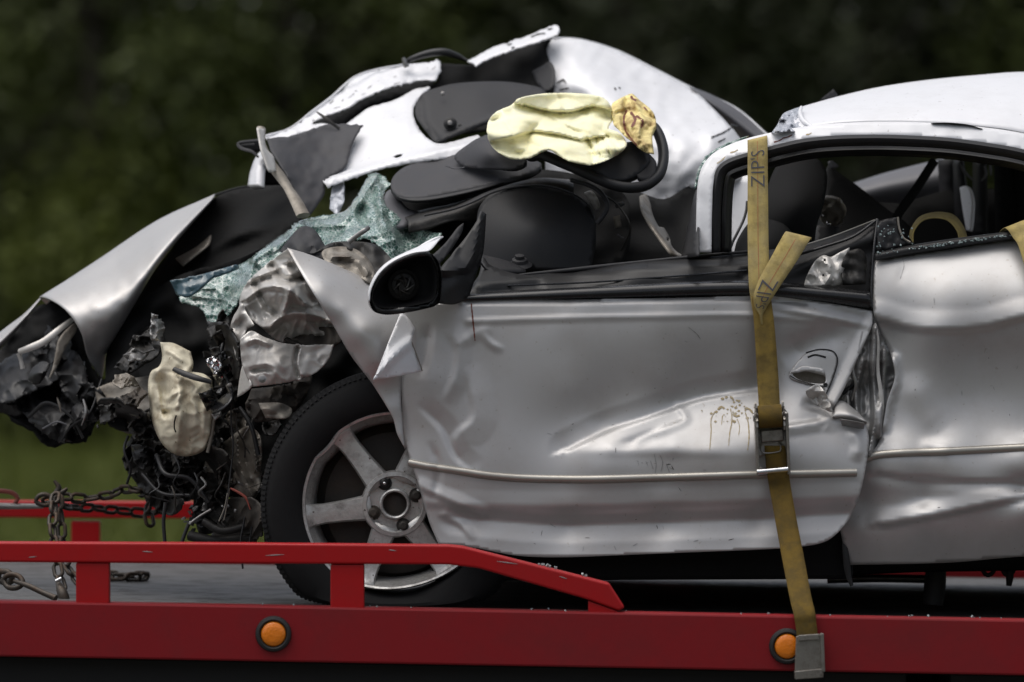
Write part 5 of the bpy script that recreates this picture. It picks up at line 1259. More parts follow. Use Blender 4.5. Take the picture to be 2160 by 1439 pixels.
plate = panel('inner_wing_plate', [(506, 715, 'c'), (530, 698), (560, 712), (600, 724), (650, 728), (704, 727, 'c'), (696, 752), (672, 782), (640, 798), (600, 808), (560, 813), (532, 816, 'c'), (520, 795), (510, 765)], pl_depth, M['bare'], car, 3, .003, jag=.5)
lathe('plate_bolt', [(.010, 0), (.010, .003), (.006, .004), (.006, .009), (0, .010)], P(553, 799, .062), (0, -1, .2), M['bolt'], plate, 14)
panel('plate_flap', [(500, 838, 'c'), (505, 800), (512, 772), (524, 796), (530, 815), (512, 832, 'c')], Depth([(500, 838, .14), (512, 772, .12), (530, 815, .09)]), M['bare'], car, 5, .002)
panel('suspension_turret', [(530, 820, 'c'), (600, 812), (655, 790), (648, 830), (630, 860), (600, 880), (545, 890), (520, 860)], Depth([(530, 820, .20), (655, 790, .22), (600, 880, .18), (580, 850, .14)], nz=[(.02, .04, 3), (.012, .09, 8)]), M['hubdark'], car, 6, .006, angle=40)
panel('oily_bracket', [(545, 850, 'c'), (590, 850), (615, 862), (608, 880), (560, 882, 'c')], Depth([(545, 850, .12), (615, 862, .12), (580, 882, .10)], nz=[(.03, .04, 5)]), M['tan'], car, 5, .004, angle=40)
panel('bulkhead_scrap', [(690, 560, 'c'), (680, 530), (715, 520), (755, 528), (785, 560), (790, 600), (760, 585), (720, 565, 'c')], Depth([(690, 560, .16), (715, 520, .24), (785, 560, .20), (780, 600, .14)], ridges=[([(700, 540), (750, 545), (775, 575)], -.03, 10, 12, 't')], nz=[(.015, .05, 3)]), M['tan'], car, 5, .003, angle=40)
panel('bulkhead_dark', [(660, 535, 'c'), (700, 512), (760, 510), (800, 520), (830, 560), (800, 590), (780, 560), (740, 528), (690, 528)], Depth([(660, 535, .22), (760, 510, .28), (830, 560, .22)], nz=[(.03, .04, 4)]), M['grime'], car, 6, .004, angle=40)
tube('bracket_rod', [(735, 512, .2), (752, 498, .2), (770, 486, .2), (778, 480, .22)], 5, M['bolt'], car, 6, flat=.5)
# front wing, folded back into a cone
wing_depth = Depth([(607, 524, .10), (636, 577, .05), (700, 685, .03), (740, 750, .03), (790, 815, .03), (828, 880, .03), (660, 538, .13), (710, 560, .15), (790, 600, .17), (848, 655, .11), (855, 760, .045), (845, 830, .04), (680, 600, .015), (720, 650, -.005), (760, 700, -.02), (800, 760, -.015), (835, 860, .02), (790, 660, .04)], nz=[(.002, .01, 2)], lin=.15)
wing = panel('front_wing', [(606, 523, 'c'), (650, 536), (710, 560), (792, 600), (850, 648, 'c'), (862, 690), (852, 760), (846, 830), (850, 900), (853, 944, 'c'), (838, 915), (828, 880), (788, 814), (740, 750), (702, 685), (662, 620), (636, 576)], wing_depth, M['silver'], car, 7, .002)
panel('wing_flap', [(846, 659, 'c'), (862, 672), (876, 694, 'c'), (868, 722), (880, 752), (891, 783, 'c'), (850, 792), (815, 798), (788, 801, 'c'), (805, 758), (822, 715)], Depth([(846, 659, .035), (876, 694, .04), (891, 783, .01), (788, 801, -.06), (822, 715, -.02), (850, 750, -.03)], ridges=[([(868, 722), (830, 752), (788, 801)], -.02, 14, 18, 't')]), M['white'], wing, 6, .002, angle=50)  # upturned fold of the silver wing, its lit brightness put into pale colour
tube('wing_flap_edge', [(868, 722, .01), (880, 752, .0), (891, 783, .0)], 1.6, M['tan'], wing, 5)
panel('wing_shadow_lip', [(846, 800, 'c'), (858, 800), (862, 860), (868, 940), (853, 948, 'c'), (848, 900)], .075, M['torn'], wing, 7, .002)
# loose wiring, hoses and brackets low in the front end
r3 = random.Random(5)
V_ = []; F_ = []
def shard(px, py, s, Y):
    b = len(V_)
    k = r3.randint(4, 6); an0 = r3.uniform(0, 6.28)
    ax = Vector((r3.gauss(0, 1), r3.gauss(0, .6) - .6, r3.gauss(0, 1))).normalized()
    u = ax.orthogonal().normalized(); v = ax.cross(u)
    c = P(px, py, Y); sz = s * S(Y)
    pts = [c + (u * math.cos(an0 + 6.28 * i / k) * r3.uniform(.5, 1.4) + v * math.sin(an0 + 6.28 * i / k) * r3.uniform(.4, 1.1)) * sz + ax * r3.uniform(-.3, .3) * sz for i in range(k)]
    for p in pts: V_.append(p)
    for p in pts: V_.append(p + ax * .004)
    F_.append(tuple(b + i for i in range(k))); F_.append(tuple(b + k + i for i in range(k))[::-1])
    for i in range(k): F_.append((b + i, b + k + i, b + k + (i + 1) % k, b + (i + 1) % k))
for _ in range(120):
    t_ = r3.random()
    if t_ < .42: px, py = r3.uniform(275, 430), r3.uniform(925, 1050)
    elif t_ < .75: px, py = r3.uniform(400, 555), r3.uniform(860, 1130)
    elif t_ < .9: px, py = r3.uniform(200, 330), r3.uniform(840, 905)
    else: px, py = r3.uniform(420, 520), r3.uniform(640, 860)
    shard(px, py, r3.uniform(4, 15), r3.uniform(.36, .6))
o_ = obj('engine_debris', V_, F_, M['grime'], car, False); o_['kind'] = 'stuff'
V_ = []; F_ = []
for _ in range(50):
    px, py = r3.choice([(r3.uniform(430, 550), r3.uniform(880, 1120)), (r3.uniform(380, 540), r3.uniform(1060, 1130))])
    shard(px, py, r3.uniform(3, 9), r3.uniform(.26, .5))
o_ = obj('engine_debris', V_, F_, M['torn'], car, False); o_['kind'] = 'stuff'
for (k, ol, y, m) in [(1, [(268, 935), (285, 915), (330, 930), (380, 965), (420, 970), (430, 1010), (415, 1050), (370, 1058), (330, 1045), (300, 1036), (280, 1010), (262, 985)], .42, 'grime'), (2, [(205, 850), (240, 842), (290, 862), (318, 890), (300, 915), (262, 912), (235, 890)], .45, 'grime'), (3, [(470, 1060), (520, 1050), (552, 1070), (548, 1130), (500, 1140), (455, 1135), (440, 1100)], .32, 'hubdark'), (4, [(405, 960), (440, 940), (480, 960), (490, 1010), (470, 1060), (430, 1050), (410, 1010)], .36, 'grime'), (5, [(440, 690), (470, 680), (500, 720), (505, 800), (490, 860), (462, 850), (448, 780)], .30, 'grime'), (6, [(300, 1030), (340, 1040), (385, 1055), (370, 1085), (335, 1078), (315, 1060)], .4, 'grime'), (7, [(140, 820), (190, 810), (225, 850), (200, 890), (160, 905), (130, 870)], .62, 'black')]:
    yy = np.array([p[1] for p in ol]); cx = sum(p[0] for p in ol) / len(ol); cy = sum(p[1] for p in ol) / len(ol)
    panel('mangled_metal', ol, Depth([(ol[0][0], ol[0][1], y + .06), (ol[4][0], ol[4][1], y + .05), (ol[len(ol) // 2 + 1][0], ol[len(ol) // 2 + 1][1], y + .05), (cx, cy, y)], nz=[(.10, .014, k * 3.1, 'r'), (.05, .04, k + .4, 'r')]), M[m], car, 4, .004, angle=30, jag=3)
rt = random.Random(77)
for k, (cx, cy, w, h, m) in enumerate([(300, 905, 34, 22, 'grime'), (345, 985, 30, 40, 'black'), (395, 990, 26, 34, 'grime'), (430, 905, 22, 44, 'hubdark'), (470, 905, 26, 36, 'grime'), (505, 880, 26, 26, 'tan'), (520, 960, 22, 50, 'torn'), (480, 1000, 26, 34, 'hubdark'), (455, 1065, 30, 30, 'grime'), (510, 1090, 34, 28, 'hubdark'), (420, 1085, 24, 34, 'black'), (300, 965, 28, 30, 'black'), (265, 805, 26, 16, 'tan'), (285, 840, 26, 22, 'hubdark'), (330, 690, 18, 28, 'torn'), (300, 725, 24, 20, 'grime'), (470, 690, 20, 30, 'grime'), (500, 700, 12, 28, 'torn'), (430, 830, 12, 26, 'grime'), (545, 830, 20, 16, 'torn'), (600, 850, 26, 18, 'hubdark'), (630, 820, 16, 22, 'tan'), (570, 900, 24, 22, 'grime'), (225, 870, 22, 24, 'grime'), (395, 925, 22, 24, 'black'), (530, 1030, 18, 26, 'torn'), (375, 1040, 26, 20, 'grime'), (545, 770, 10, 14, 'tan')]):
    ol = []
    nn_ = rt.randint(5, 8); a0 = rt.uniform(0, 6.28)
    for i in range(nn_):
        a_ = a0 + 6.283 * i / nn_ + rt.uniform(-.25, .25); q_ = rt.uniform(.55, 1.3)
        ol.append((cx + w * q_ * math.cos(a_), cy + h * q_ * math.sin(a_), 'c'))
    y0 = (.34 if cx < 540 else .2) + rt.uniform(-.05, .05)
    panel('torn_metal_piece', ol, Depth([(cx - w, cy - h, y0 + rt.uniform(.0, .08)), (cx + w, cy - h, y0 + rt.uniform(.0, .08)), (cx + w, cy + h, y0 + rt.uniform(-.05, .05)), (cx - w, cy + h, y0 + rt.uniform(-.05, .05))], nz=[(.06, .03, k * 1.7 + .2, 'r'), (.02, .08, k * .9 + .1, 'r')]), M[m], car, 3.5, .003, angle=30, jag=1.5)
for k in range(11):
    x0 = rt.uniform(300, 545); y0 = rt.uniform(840, 1010) if x0 > 470 else rt.uniform(955, 1030); l_ = rt.uniform(30, 110)
    tube('loose_wire', [(x0, y0, .24), (x0 + rt.uniform(-18, 18), y0 + l_ * .35, .22), (x0 + rt.uniform(-26, 26), y0 + l_ * .7, .23), (x0 + rt.uniform(-30, 30), min(1132, y0 + l_), .25)], rt.uniform(.9, 2.4), M[rt.choice(['hose', 'hose', 'grime', 'hubdark', 'bolt'])], car, 5)
panel('chassis_leg', [(440, 955, 'c'), (475, 930), (520, 900), (548, 920), (550, 1000), (540, 1050), (520, 1050), (490, 1030), (455, 1000), (430, 990)], Depth([(440, 955, .40), (520, 900, .30), (550, 1000, .26), (490, 1030, .34)], ridges=[([(500, 920), (505, 980), (530, 1045)], -.05, 14, 10, 't'), ([(535, 910), (540, 990)], -.03, 8, 8, 't')], nz=[(.02, .03, 3), (.01, .06, 5)]), M['tan'], car, 6, .004, angle=40)
panel('chassis_leg', [(415, 1000, 'c'), (445, 985), (470, 1000), (460, 1060), (450, 1120), (420, 1125), (408, 1060)], Depth([(415, 1000, .45), (470, 1000, .42), (430, 1120, .45)], nz=[(.03, .03, 9)]), M['grime'], car, 7, .006, angle=40)
for pts, rad, m in [([(491, 826, .2), (487, 880, .2), (492, 940, .2), (486, 1000, .2), (478, 1060, .2), (468, 1095, .2)], 1.8, 'hose'), ([(480, 1040, .2), (474, 1070, .2), (462, 1100, .2)], 1.4, 'tan'), ([(484, 1030, .2), (476, 1080, .2), (472, 1098, .2)], 1.4, 'tan'), ([(486, 1030, .19), (505, 1040, .19), (520, 1052, .19), (528, 1075, .19)], [2, 3, 3, 1.5], 'redhose'),
                    ([(350, 1060, .3), (345, 1100, .3), (348, 1145, .3)], [5, 4, 4], 'hose'), ([(400, 1105, .3), (420, 1090, .3), (445, 1075, .3)], 3, 'bolt'), ([(400, 1100, .3), (385, 1140, .3), (380, 1165, .3)], 4, 'hose'), ([(520, 1060, .25), (515, 1100, .25), (508, 1140, .25), (512, 1200, .25)], 2.2, 'hose'), ([(535, 1070, .25), (530, 1120, .25), (525, 1150, .25)], 1.8, 'hose'),
                    ([(270, 920, .4), (262, 950, .38), (275, 990, .38), (268, 1020, .4)], 3, 'hose'), ([(330, 960, .35), (350, 1000, .3), (400, 1010, .3), (440, 1060, .3)], 5, 'hose'), ([(300, 1000, .35), (340, 1040, .32), (400, 1045, .3)], 4, 'hose'), ([(420, 880, .3), (440, 930, .28), (470, 960, .3)], 5, 'hose'), ([(452, 880, .27), (446, 920, .27), (438, 955, .27)], 4, 'tan'), ([(440, 680, .4), (470, 720, .3), (465, 760, .28), (490, 830, .24)], 4, 'hose'), ([(505, 860, .24), (530, 900, .22), (545, 960, .22)], 5, 'hose'),
                    ([(430, 1100, .3), (470, 1120, .28), (520, 1110, .28)], 9, 'grime'), ([(400, 1130, .35), (450, 1140, .32), (540, 1135, .3)], 11, 'grime')]:
    tube('loose_wire' if (not hasattr(rad, '__len__') and rad < 3) else 'hose', pts, rad, M[m], car, 8)

# ---- front wheel, tyre run flat
wc = P(833, 1063, .09)
sp = S(.09)
DZ = deckz(wc.x)
def squash(p):
    p = Vector(p)
    if p.z < DZ + .035:
        d = (DZ + .035 - p.z)
        nz_ = DZ + .002 + .033 * math.exp(-d / .05)
        p.y += (-1 if p.y < wc.y + .09 else 1) * min(.025, d * .22)
        p.z = max(DZ + .001, nz_)
    return p
whl = lathe('wheel', [(190*sp, .012), (196*sp, .022), (206*sp, .030), (232*sp, .036), (258*sp, .030), (272*sp, .016), (280*sp, -.002), (284*sp, -.030), (285*sp, -.09), (284*sp, -.15), (278*sp, -.175), (255*sp, -.20), (210*sp, -.195), (190*sp, -.175)], wc + Vector((0, 0, 0)), (0, -1, 0), M['tyre'], car, 120, True, squash)
tag(whl, 'flat black front tyre on a scuffed alloy rim')
# shoulder tread blocks
V_ = []; F_ = []
for k in range(150):
    a = 2 * math.pi * k / 150
    for (r0, r1, h0, h1) in [(273*sp, 283*sp, -.010, .019)]:
        da = .012
        q = []
        for (aa, rr_, hh) in [(a - da, r0, h1 - .002), (a + da, r0, h1 - .002), (a + da, r1 + .0003, h0 + .006), (a - da, r1 + .0003, h0 + .006), (a - da, r1 + .0003, h0 - .12), (a + da, r1 + .0003, h0 - .12)]:
            q.append(squash(wc + Vector((math.cos(aa) * rr_, -hh - .002, math.sin(aa) * rr_))))
        b = len(V_); V_ += q; F_ += [(b, b+1, b+2, b+3), (b+3, b+2, b+5, b+4)]
solidify(obj('tread_blocks', V_, F_, M['tyre'], whl, False), .0008, -1)['kind'] = 'stuff'
def bend(p):     # bent rim: flattened at the foot, nicked at the upper left
    p = Vector(p)
    dx, dz = p.x - wc.x, p.z - wc.z
    rad = math.hypot(dx, dz); an = math.degrees(math.atan2(dz, dx)) % 360
    k = 0
    if 232 < an < 330: k = -.016 * math.sin(math.pi * (an - 232) / 98) * (rad / .2) ** 3
    if 128 < an < 150: k = -.008 * math.sin(math.pi * (an - 128) / 22) * (rad / .2) ** 3
    if rad > 1e-6:
        p.x += dx / rad * k; p.z += dz / rad * k
    if 240 < an < 300: p.y -= .012 * math.sin(math.pi * (an - 240) / 60) * (rad / .2) ** 3
    return p
lathe('rim_lip', [(197*sp, -.004), (198*sp, .016), (194*sp, .022), (189*sp, .020), (186*sp, .008), (178*sp, .000), (172*sp, -.02), (168*sp, -.10), (172*sp, -.15)], wc, (0, -1, 0), M['alloy'], whl, 96, False, bend)
lathe('brake_disc', [(0, -.045), (60*sp, -.05), (135*sp, -.06), (150*sp, -.065), (150*sp, -.08), (168*sp, -.10)], wc, (0, -1, 0), M['hubdark'], whl, 64)
for k in range(6):
    a = math.radians(8 + 60 * k)
    ca, sa = math.cos(a), math.sin(a)
    def pt(r_, t_, h_):
        return bend(wc + Vector((ca * r_ - sa * t_, -h_, sa * r_ + ca * t_)))
    secs = []
    for (r_, w_, h_, dp) in [(50*sp, 27*sp, .010, .035), (70*sp, 25*sp, .008, .035), (110*sp, 21.5*sp, .004, .032), (150*sp, 20*sp, .003, .03), (172*sp, 22*sp, .006, .03), (184*sp, 26*sp, .010, .028), (190*sp, 31*sp, .014, .028)]:
        secs.append([pt(r_, -w_, h_ - dp), pt(r_, -w_, h_ - .005), pt(r_, -w_ * .85, h_), pt(r_, 0, h_ + .001), pt(r_, w_ * .85, h_), pt(r_, w_, h_ - .005), pt(r_, w_, h_ - dp)])
    V_ = [p for s_ in secs for p in s_]; m_ = 7
    F_ = [(i*m_+j, i*m_+j+1, (i+1)*m_+j+1, (i+1)*m_+j) for i in range(len(secs)-1) for j in range(m_-1)]
    so = obj('spoke', V_, F_, M['alloy'], whl, True, 40)
    bm = bmesh.new(); bm.from_mesh(so.data); bmesh.ops.recalc_face_normals(bm, faces=bm.faces)
    bm.to_mesh(so.data); bm.free()
    solidify(so, .003, 0)
lathe('hub_ring', [(71*sp, -.02), (71*sp, .006), (68*sp, .013), (60*sp, .014), (57*sp, .010), (55*sp, .002), (34*sp, .002), (32*sp, .014), (29*sp, .016), (26*sp, .014), (25*sp, -.004)], wc, (0, -1, 0), M['alloy'], whl, 64)
lathe('hub_bore', [(25.5*sp, -.004), (22*sp, -.010), (10*sp, -.006), (0, -.006)], wc, (0, -1, 0), M['hubdark'], whl, 40)
for k in range(4):
    a = math.radians(22 + 90 * k + (4 if k == 1 else 0))
    c = wc + Vector((math.cos(a) * 49*sp, 0, math.sin(a) * 49*sp))
    lathe('wheel_nut', [(15.5*sp, .003), (15*sp, .006), (11*sp, .006), (10*sp, .014), (6*sp, .018), (0, .018)], c, (0, -1, 0), M['hubdark'] if k != 1 else M['black'], whl, 18)
lathe('wheel_nut', [(3*sp, 0), (0, .003)], wc + Vector((math.cos(math.radians(116)) * 49*sp, -.018, math.sin(math.radians(116)) * 49*sp)), (0, -1, 0), M['chrome'], whl, 10)
# ---- sill, underbody and things below the car
bx0, bx1 = P(905, 1180, .2).x, P(2700, 1180, .2).x
def wbox(name, x0, x1, y0, y1, z0, z1, m, parent, bev=.006):
    bm = bmesh.new()
    bmesh.ops.create_cube(bm, size=1, matrix=Matrix.Translation(((x0+x1)/2, (y0+y1)/2, (z0+z1)/2)) @ Matrix.Diagonal((x1-x0, y1-y0, z1-z0, 1)))
    return bevel(bm_obj(name, bm, m, parent), bev)
slab('sill', [(910, 1120), (1800, 1110), (1800, 1222), (910, 1226)], .10, .12, M['cabin'], car, .01)
slab('underbody', [(900, 1150), (2700, 1150), (2700, 1196), (2150, 1205), (1940, 1208), (1780, 1215), (900, 1225)], .225, 1.3, M['cabin'], car, .02)
slab('far_sill', [(1000, 1120), (2600, 1120), (2600, 1185), (1000, 1190)], 1.53, .06, M['cabin'], car, .01)
tube('exhaust', [(1745, 1222, .75), (1850, 1220, .75), (1960, 1222, .75)], 9, M['bolt'], car, 10)
tube('suspension_arm', [(1975, 1195, .35), (1972, 1235, .35), (1968, 1275, .35)], [22, 24, 22], M['rubber'], car, 10)
for px in (2078, 2120):
    tube('tow_eye', [(px, 1190, .3), (px - 4, 1205, .3), (px + 6, 1214, .3), (px + 18, 1205, .3), (px + 16, 1190, .3)], 5, M['grime'], car, 8)
tube('bracket', [(2128, 1195, .3), (2130, 1215, .3), (2128, 1236, .3)], [10, 9, 6], M['grime'], car, 8)
tube('bracket', [(1712, 1180, .2), (1708, 1195, .2), (1706, 1212, .2)], [5, 6, 6], M['grime'], car, 8)
# the far rear wheel and near rear wheel stand outside the frame to the right
for (px, Y) in ((2560, .06), (2480, 1.40)):
    cc = P(px, 1063, Y); cc.z = deckz(cc.x) + .312
    w2 = lathe('wheel', [(.20, .012), (.225, .03), (.27, .036), (.30, .01), (.311, -.03), (.312, -.09), (.311, -.15), (.29, -.19), (.21, -.195), (.20, -.17)], cc, (0, -1, 0), M['tyre'], car, 64, True)
    lathe('rim', [(.21, .012), (.19, .02), (.17, 0), (.08, .0), (.06, .012), (0, .012)], cc, (0, -1, 0), M['alloy'], w2, 48)

# ------------------------------------------------------------------ ratchet strap over the car
strap = thing('ratchet_strap', P(1706, 1420, EDGE - .01), 'dirty yellow webbing strap over the car door with steel ratchet', 'strap')
def ribbon(name, rows, m, parent, t=.0022, step=8):
    """rows: (left point, right point) each (px, py, Y)"""
    Lc = crv([(a[0], a[1], a[2] * 1000) for a, b in rows], step)
    n = max(len(rows) * 8, 24)
    def ev(k, u):
        pts = [np.array(r_[k], float) for r_ in rows]; m_ = len(pts)
        x = u * (m_ - 1); i = min(int(x), m_ - 2); f = x - i
        p1, p2 = pts[i], pts[i+1]; p0 = pts[i-1] if i else 2*p1-p2; p3 = pts[i+2] if i+2 < m_ else 2*p2-p1
        return 0.5*((2*p1)+(p2-p0)*f+(2*p0-5*p1+4*p2-p3)*f*f+(3*p1-p0-3*p2+p3)*f**3)
    V = []
    W5 = 5
    for j in range(n + 1):
        a, b = ev(0, j / n), ev(1, j / n)
        for q in range(W5):
            f = q / (W5 - 1); p = a * (1 - f) + b * f
            V.append(P(*p))
    F = [(j*W5+q, j*W5+q+1, (j+1)*W5+q+1, (j+1)*W5+q) for j in range(n) for q in range(W5-1)]
    o = obj(name, V, F, m, parent, True)
    solidify(o, t, 0)
    def at(u, v, lift=.0022):
        a, b = ev(0, u), ev(1, u); p = a * (1 - v) + b * v
        return P(p[0], p[1], p[2] - lift)
    return o, at
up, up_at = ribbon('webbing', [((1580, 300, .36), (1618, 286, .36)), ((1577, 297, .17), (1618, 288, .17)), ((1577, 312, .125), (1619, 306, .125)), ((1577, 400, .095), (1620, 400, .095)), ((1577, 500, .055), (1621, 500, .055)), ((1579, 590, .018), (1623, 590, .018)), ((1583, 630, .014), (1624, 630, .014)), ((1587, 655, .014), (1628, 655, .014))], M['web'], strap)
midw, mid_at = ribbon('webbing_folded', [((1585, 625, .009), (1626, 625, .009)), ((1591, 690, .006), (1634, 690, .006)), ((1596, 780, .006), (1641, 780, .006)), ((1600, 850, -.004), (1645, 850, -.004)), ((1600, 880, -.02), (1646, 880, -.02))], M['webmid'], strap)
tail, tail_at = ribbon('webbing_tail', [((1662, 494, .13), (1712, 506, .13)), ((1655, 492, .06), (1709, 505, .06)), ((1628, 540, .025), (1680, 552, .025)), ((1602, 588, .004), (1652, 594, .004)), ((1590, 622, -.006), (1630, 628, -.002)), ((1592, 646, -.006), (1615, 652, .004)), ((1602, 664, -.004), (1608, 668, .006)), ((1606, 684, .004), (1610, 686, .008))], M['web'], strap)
lowr, low_at = ribbon('webbing_lower', [((1612, 940, -.048), (1656, 940, -.048)), ((1618, 1000, -.05), (1664, 1000, -.05)), ((1632, 1080, -.09), (1677, 1078, -.09)), ((1650, 1180, -.17), (1696, 1176, -.17)), ((1666, 1262, -.275), (1711, 1257, -.275)), ((1674, 1296, -.312), (1719, 1290, -.312)), ((1678, 1320, -.317), (1722, 1314, -.317)), ((1682, 1352, -.320), (1726, 1348, -.320))], M['webdirtyshade'], strap)
def thread(at, u0, u1, v, parent, n=30):
    V = []
    for i in range(n + 1):
        u = u0 + (u1 - u0) * i / n
        V += [at(u, v - .012, .0018), at(u, v + .012, .0018)]
    F = [(2*i, 2*i+1, 2*i+3, 2*i+2) for i in range(n)]
    obj('stitch_line', V, F, M['thread'], parent)
thread(up_at, .1, .98, .5, up)
thread(tail_at, .17, .85, .5, tail)
def lettering(at, u0, u1, v0, v1, parent, flip=False):
    cu = bpy.data.curves.new('lettering', 'FONT'); cu.body = "ZIP'S"; cu.size = 1.0; cu.resolution_u = 3
    cu.offset = -.012
    to = bpy.data.objects.new('lettering', cu); C.objects.link(to)
    bpy.context.view_layer.update()
    dg = bpy.context.evaluated_depsgraph_get()
    me = bpy.data.meshes.new_from_object(to.evaluated_get(dg))
    bpy.data.objects.remove(to)
    xs = [v.co.x for v in me.vertices]; ys = [v.co.y for v in me.vertices]
    a, b, c, d = min(xs), max(xs), min(ys), max(ys)
    bm = bmesh.new(); bm.from_mesh(me)
    bmesh.ops.triangulate(bm, faces=bm.faces)
    for v in bm.verts:
        fx = (v.co.x - a) / (b - a); fy = (v.co.y - c) / (d - c)
        v.co = at(u0 + (u1 - u0) * fx, v0 + (v1 - v0) * fy, .0028)
    bpy.data.meshes.remove(me)
    return bm_obj('lettering', bm, M['ink'], parent)
lettering(up_at, .42, .305, .84, .14, up)       # reads upwards
lettering(tail_at, .43, .73, .12, .86, tail)     # reads down the folded tail
# ratchet
rat = panel('ratchet', [(1592, 868, 'c'), (1600, 858), (1648, 856), (1660, 868, 'c'), (1666, 1000, 'c'), (1600, 1004, 'c')], Depth([(1592, 868, -.035), (1660, 868, -.035), (1632, 1000, -.045)]), M['ratchet'], strap, 7, .003,
            holes=[[(1606, 938), (1612, 934), (1640, 932), (1646, 938), (1646, 952), (1608, 956)], [(1604, 964), (1655, 961), (1657, 982), (1606, 986)]])
for xs_ in (1594, 1659):
    slab('side_plate', [(xs_ - 3, 872), (xs_ + 4, 870), (xs_ + 9, 1000), (xs_ + 3, 1002)], -.075, .045, M['ratchet'], rat, .002)
cA, cB = P(1600, 880, -.062), P(1648, 877, -.062)
ax = (cB - cA).normalized()
def roll(name, r_, x0, x1, m, parent, seg=28, teeth=0):
    L0 = (cB - cA).length
    pr = [(0, L0 * x0), (r_, L0 * x0), (r_, L0 * x1), (0, L0 * x1)]
    if not teeth:
        return lathe(name, pr, cA, ax, m, parent, seg)
    u = ax.cross(Vector((0, 0, 1))).normalized(); v = ax.cross(u)
    bm = bmesh.new(); n_ = teeth * 2; a_ = []; b_ = []
    for k in range(n_):
        rr_ = r_ * (1.0 if k % 2 else .74); an = 2 * math.pi * k / n_
        d = (u * math.cos(an) + v * math.sin(an)) * rr_
        a_.append(bm.verts.new(cA + ax * L0 * x0 + d)); b_.append(bm.verts.new(cA + ax * L0 * x1 + d))
    bm.faces.new(a_); bm.faces.new(b_[::-1])
    for k in range(n_): bm.faces.new((a_[(k+1) % n_], a_[k], b_[k], b_[(k+1) % n_]))
    bmesh.ops.recalc_face_normals(bm, faces=bm.faces)
    return bm_obj(name, bm, m, parent)
roll('wound_webbing', .0265, -.02, 1.02, M['webdirtyshade'], rat)
roll('ratchet_gear', .034, -.14, -.06, M['ratchet'], rat, teeth=13)
roll('ratchet_gear', .034, 1.06, 1.14, M['ratchet'], rat, teeth=13)
roll('axle', .010, -.24, 1.24, M['bolt'], rat)
slab('pawl_plate', [(1604, 908), (1652, 904), (1654, 930), (1606, 934)], -.052, .012, M['ratchet'], rat, .003)
tube('slot_rim', [(1608, 937, -.05), (1640, 934, -.05), (1646, 940, -.05), (1645, 952, -.05), (1610, 955, -.05)], 1.6, M['ratchet'], rat, 6, closed=True)
tube('handle_bar', [(1597, 996, -.072), (1630, 993, -.072), (1662, 990, -.072)], 6.5, M['chrome'], rat, 14)
# flat hook plate on the beam
hook = slab('hook_plate', [(1679, 1342), (1734, 1338), (1738, 1418), (1676, 1424)], -.331, .006, M['ratchet'], strap, .002)
slab('hook_fold', [(1684, 1340), (1728, 1337), (1728, 1350), (1684, 1353)], -.337, .006, M['ratchet'], hook, .002)
slab('hook_lip', [(1676, 1416), (1738, 1410), (1737, 1430), (1677, 1434)], -.336, .034, M['ratchet'], hook, .002)
slab('hook_side', [(1730, 1336), (1738, 1336), (1741, 1418), (1733, 1418)], -.338, .012, M['ratchet'], hook, .002)

# second strap, slack, through the rear side window
st2 = thing('loose_strap', P(2140, 500, .1), 'yellow webbing strap looped loosely through the rear side window', 'strap')
lp, _ = ribbon('webbing', [((1918, 500, .42), (1926, 512, .34)), ((1922, 482, .44), (1928, 488, .36)), ((1940, 458, .46), (1946, 466, .38)), ((1972, 448, .46), (1974, 460, .38)), ((2008, 452, .44), (2000, 466, .36)), ((2030, 474, .42), (2018, 486, .34)), ((2040, 500, .40), (2024, 508, .32))], M['web'], st2)
dr, _ = ribbon('webbing_drape', [((2108, 492, .5), (2160, 470, .5)), ((2112, 486, .2), (2164, 466, .2)), ((2122, 482, .11), (2172, 462, .11)), ((2136, 500, .085), (2186, 482, .085)), ((2152, 530, .055), (2200, 514, .055)), ((2180, 640, .0), (2226, 630, .0)), ((2215, 800, .015), (2262, 794, .015)), ((2260, 1000, -.04), (2306, 994, -.04)), ((2318, 1262, -.285), (2364, 1256, -.285)), ((2334, 1330, -.315), (2380, 1324, -.315))], M['web'], st2)

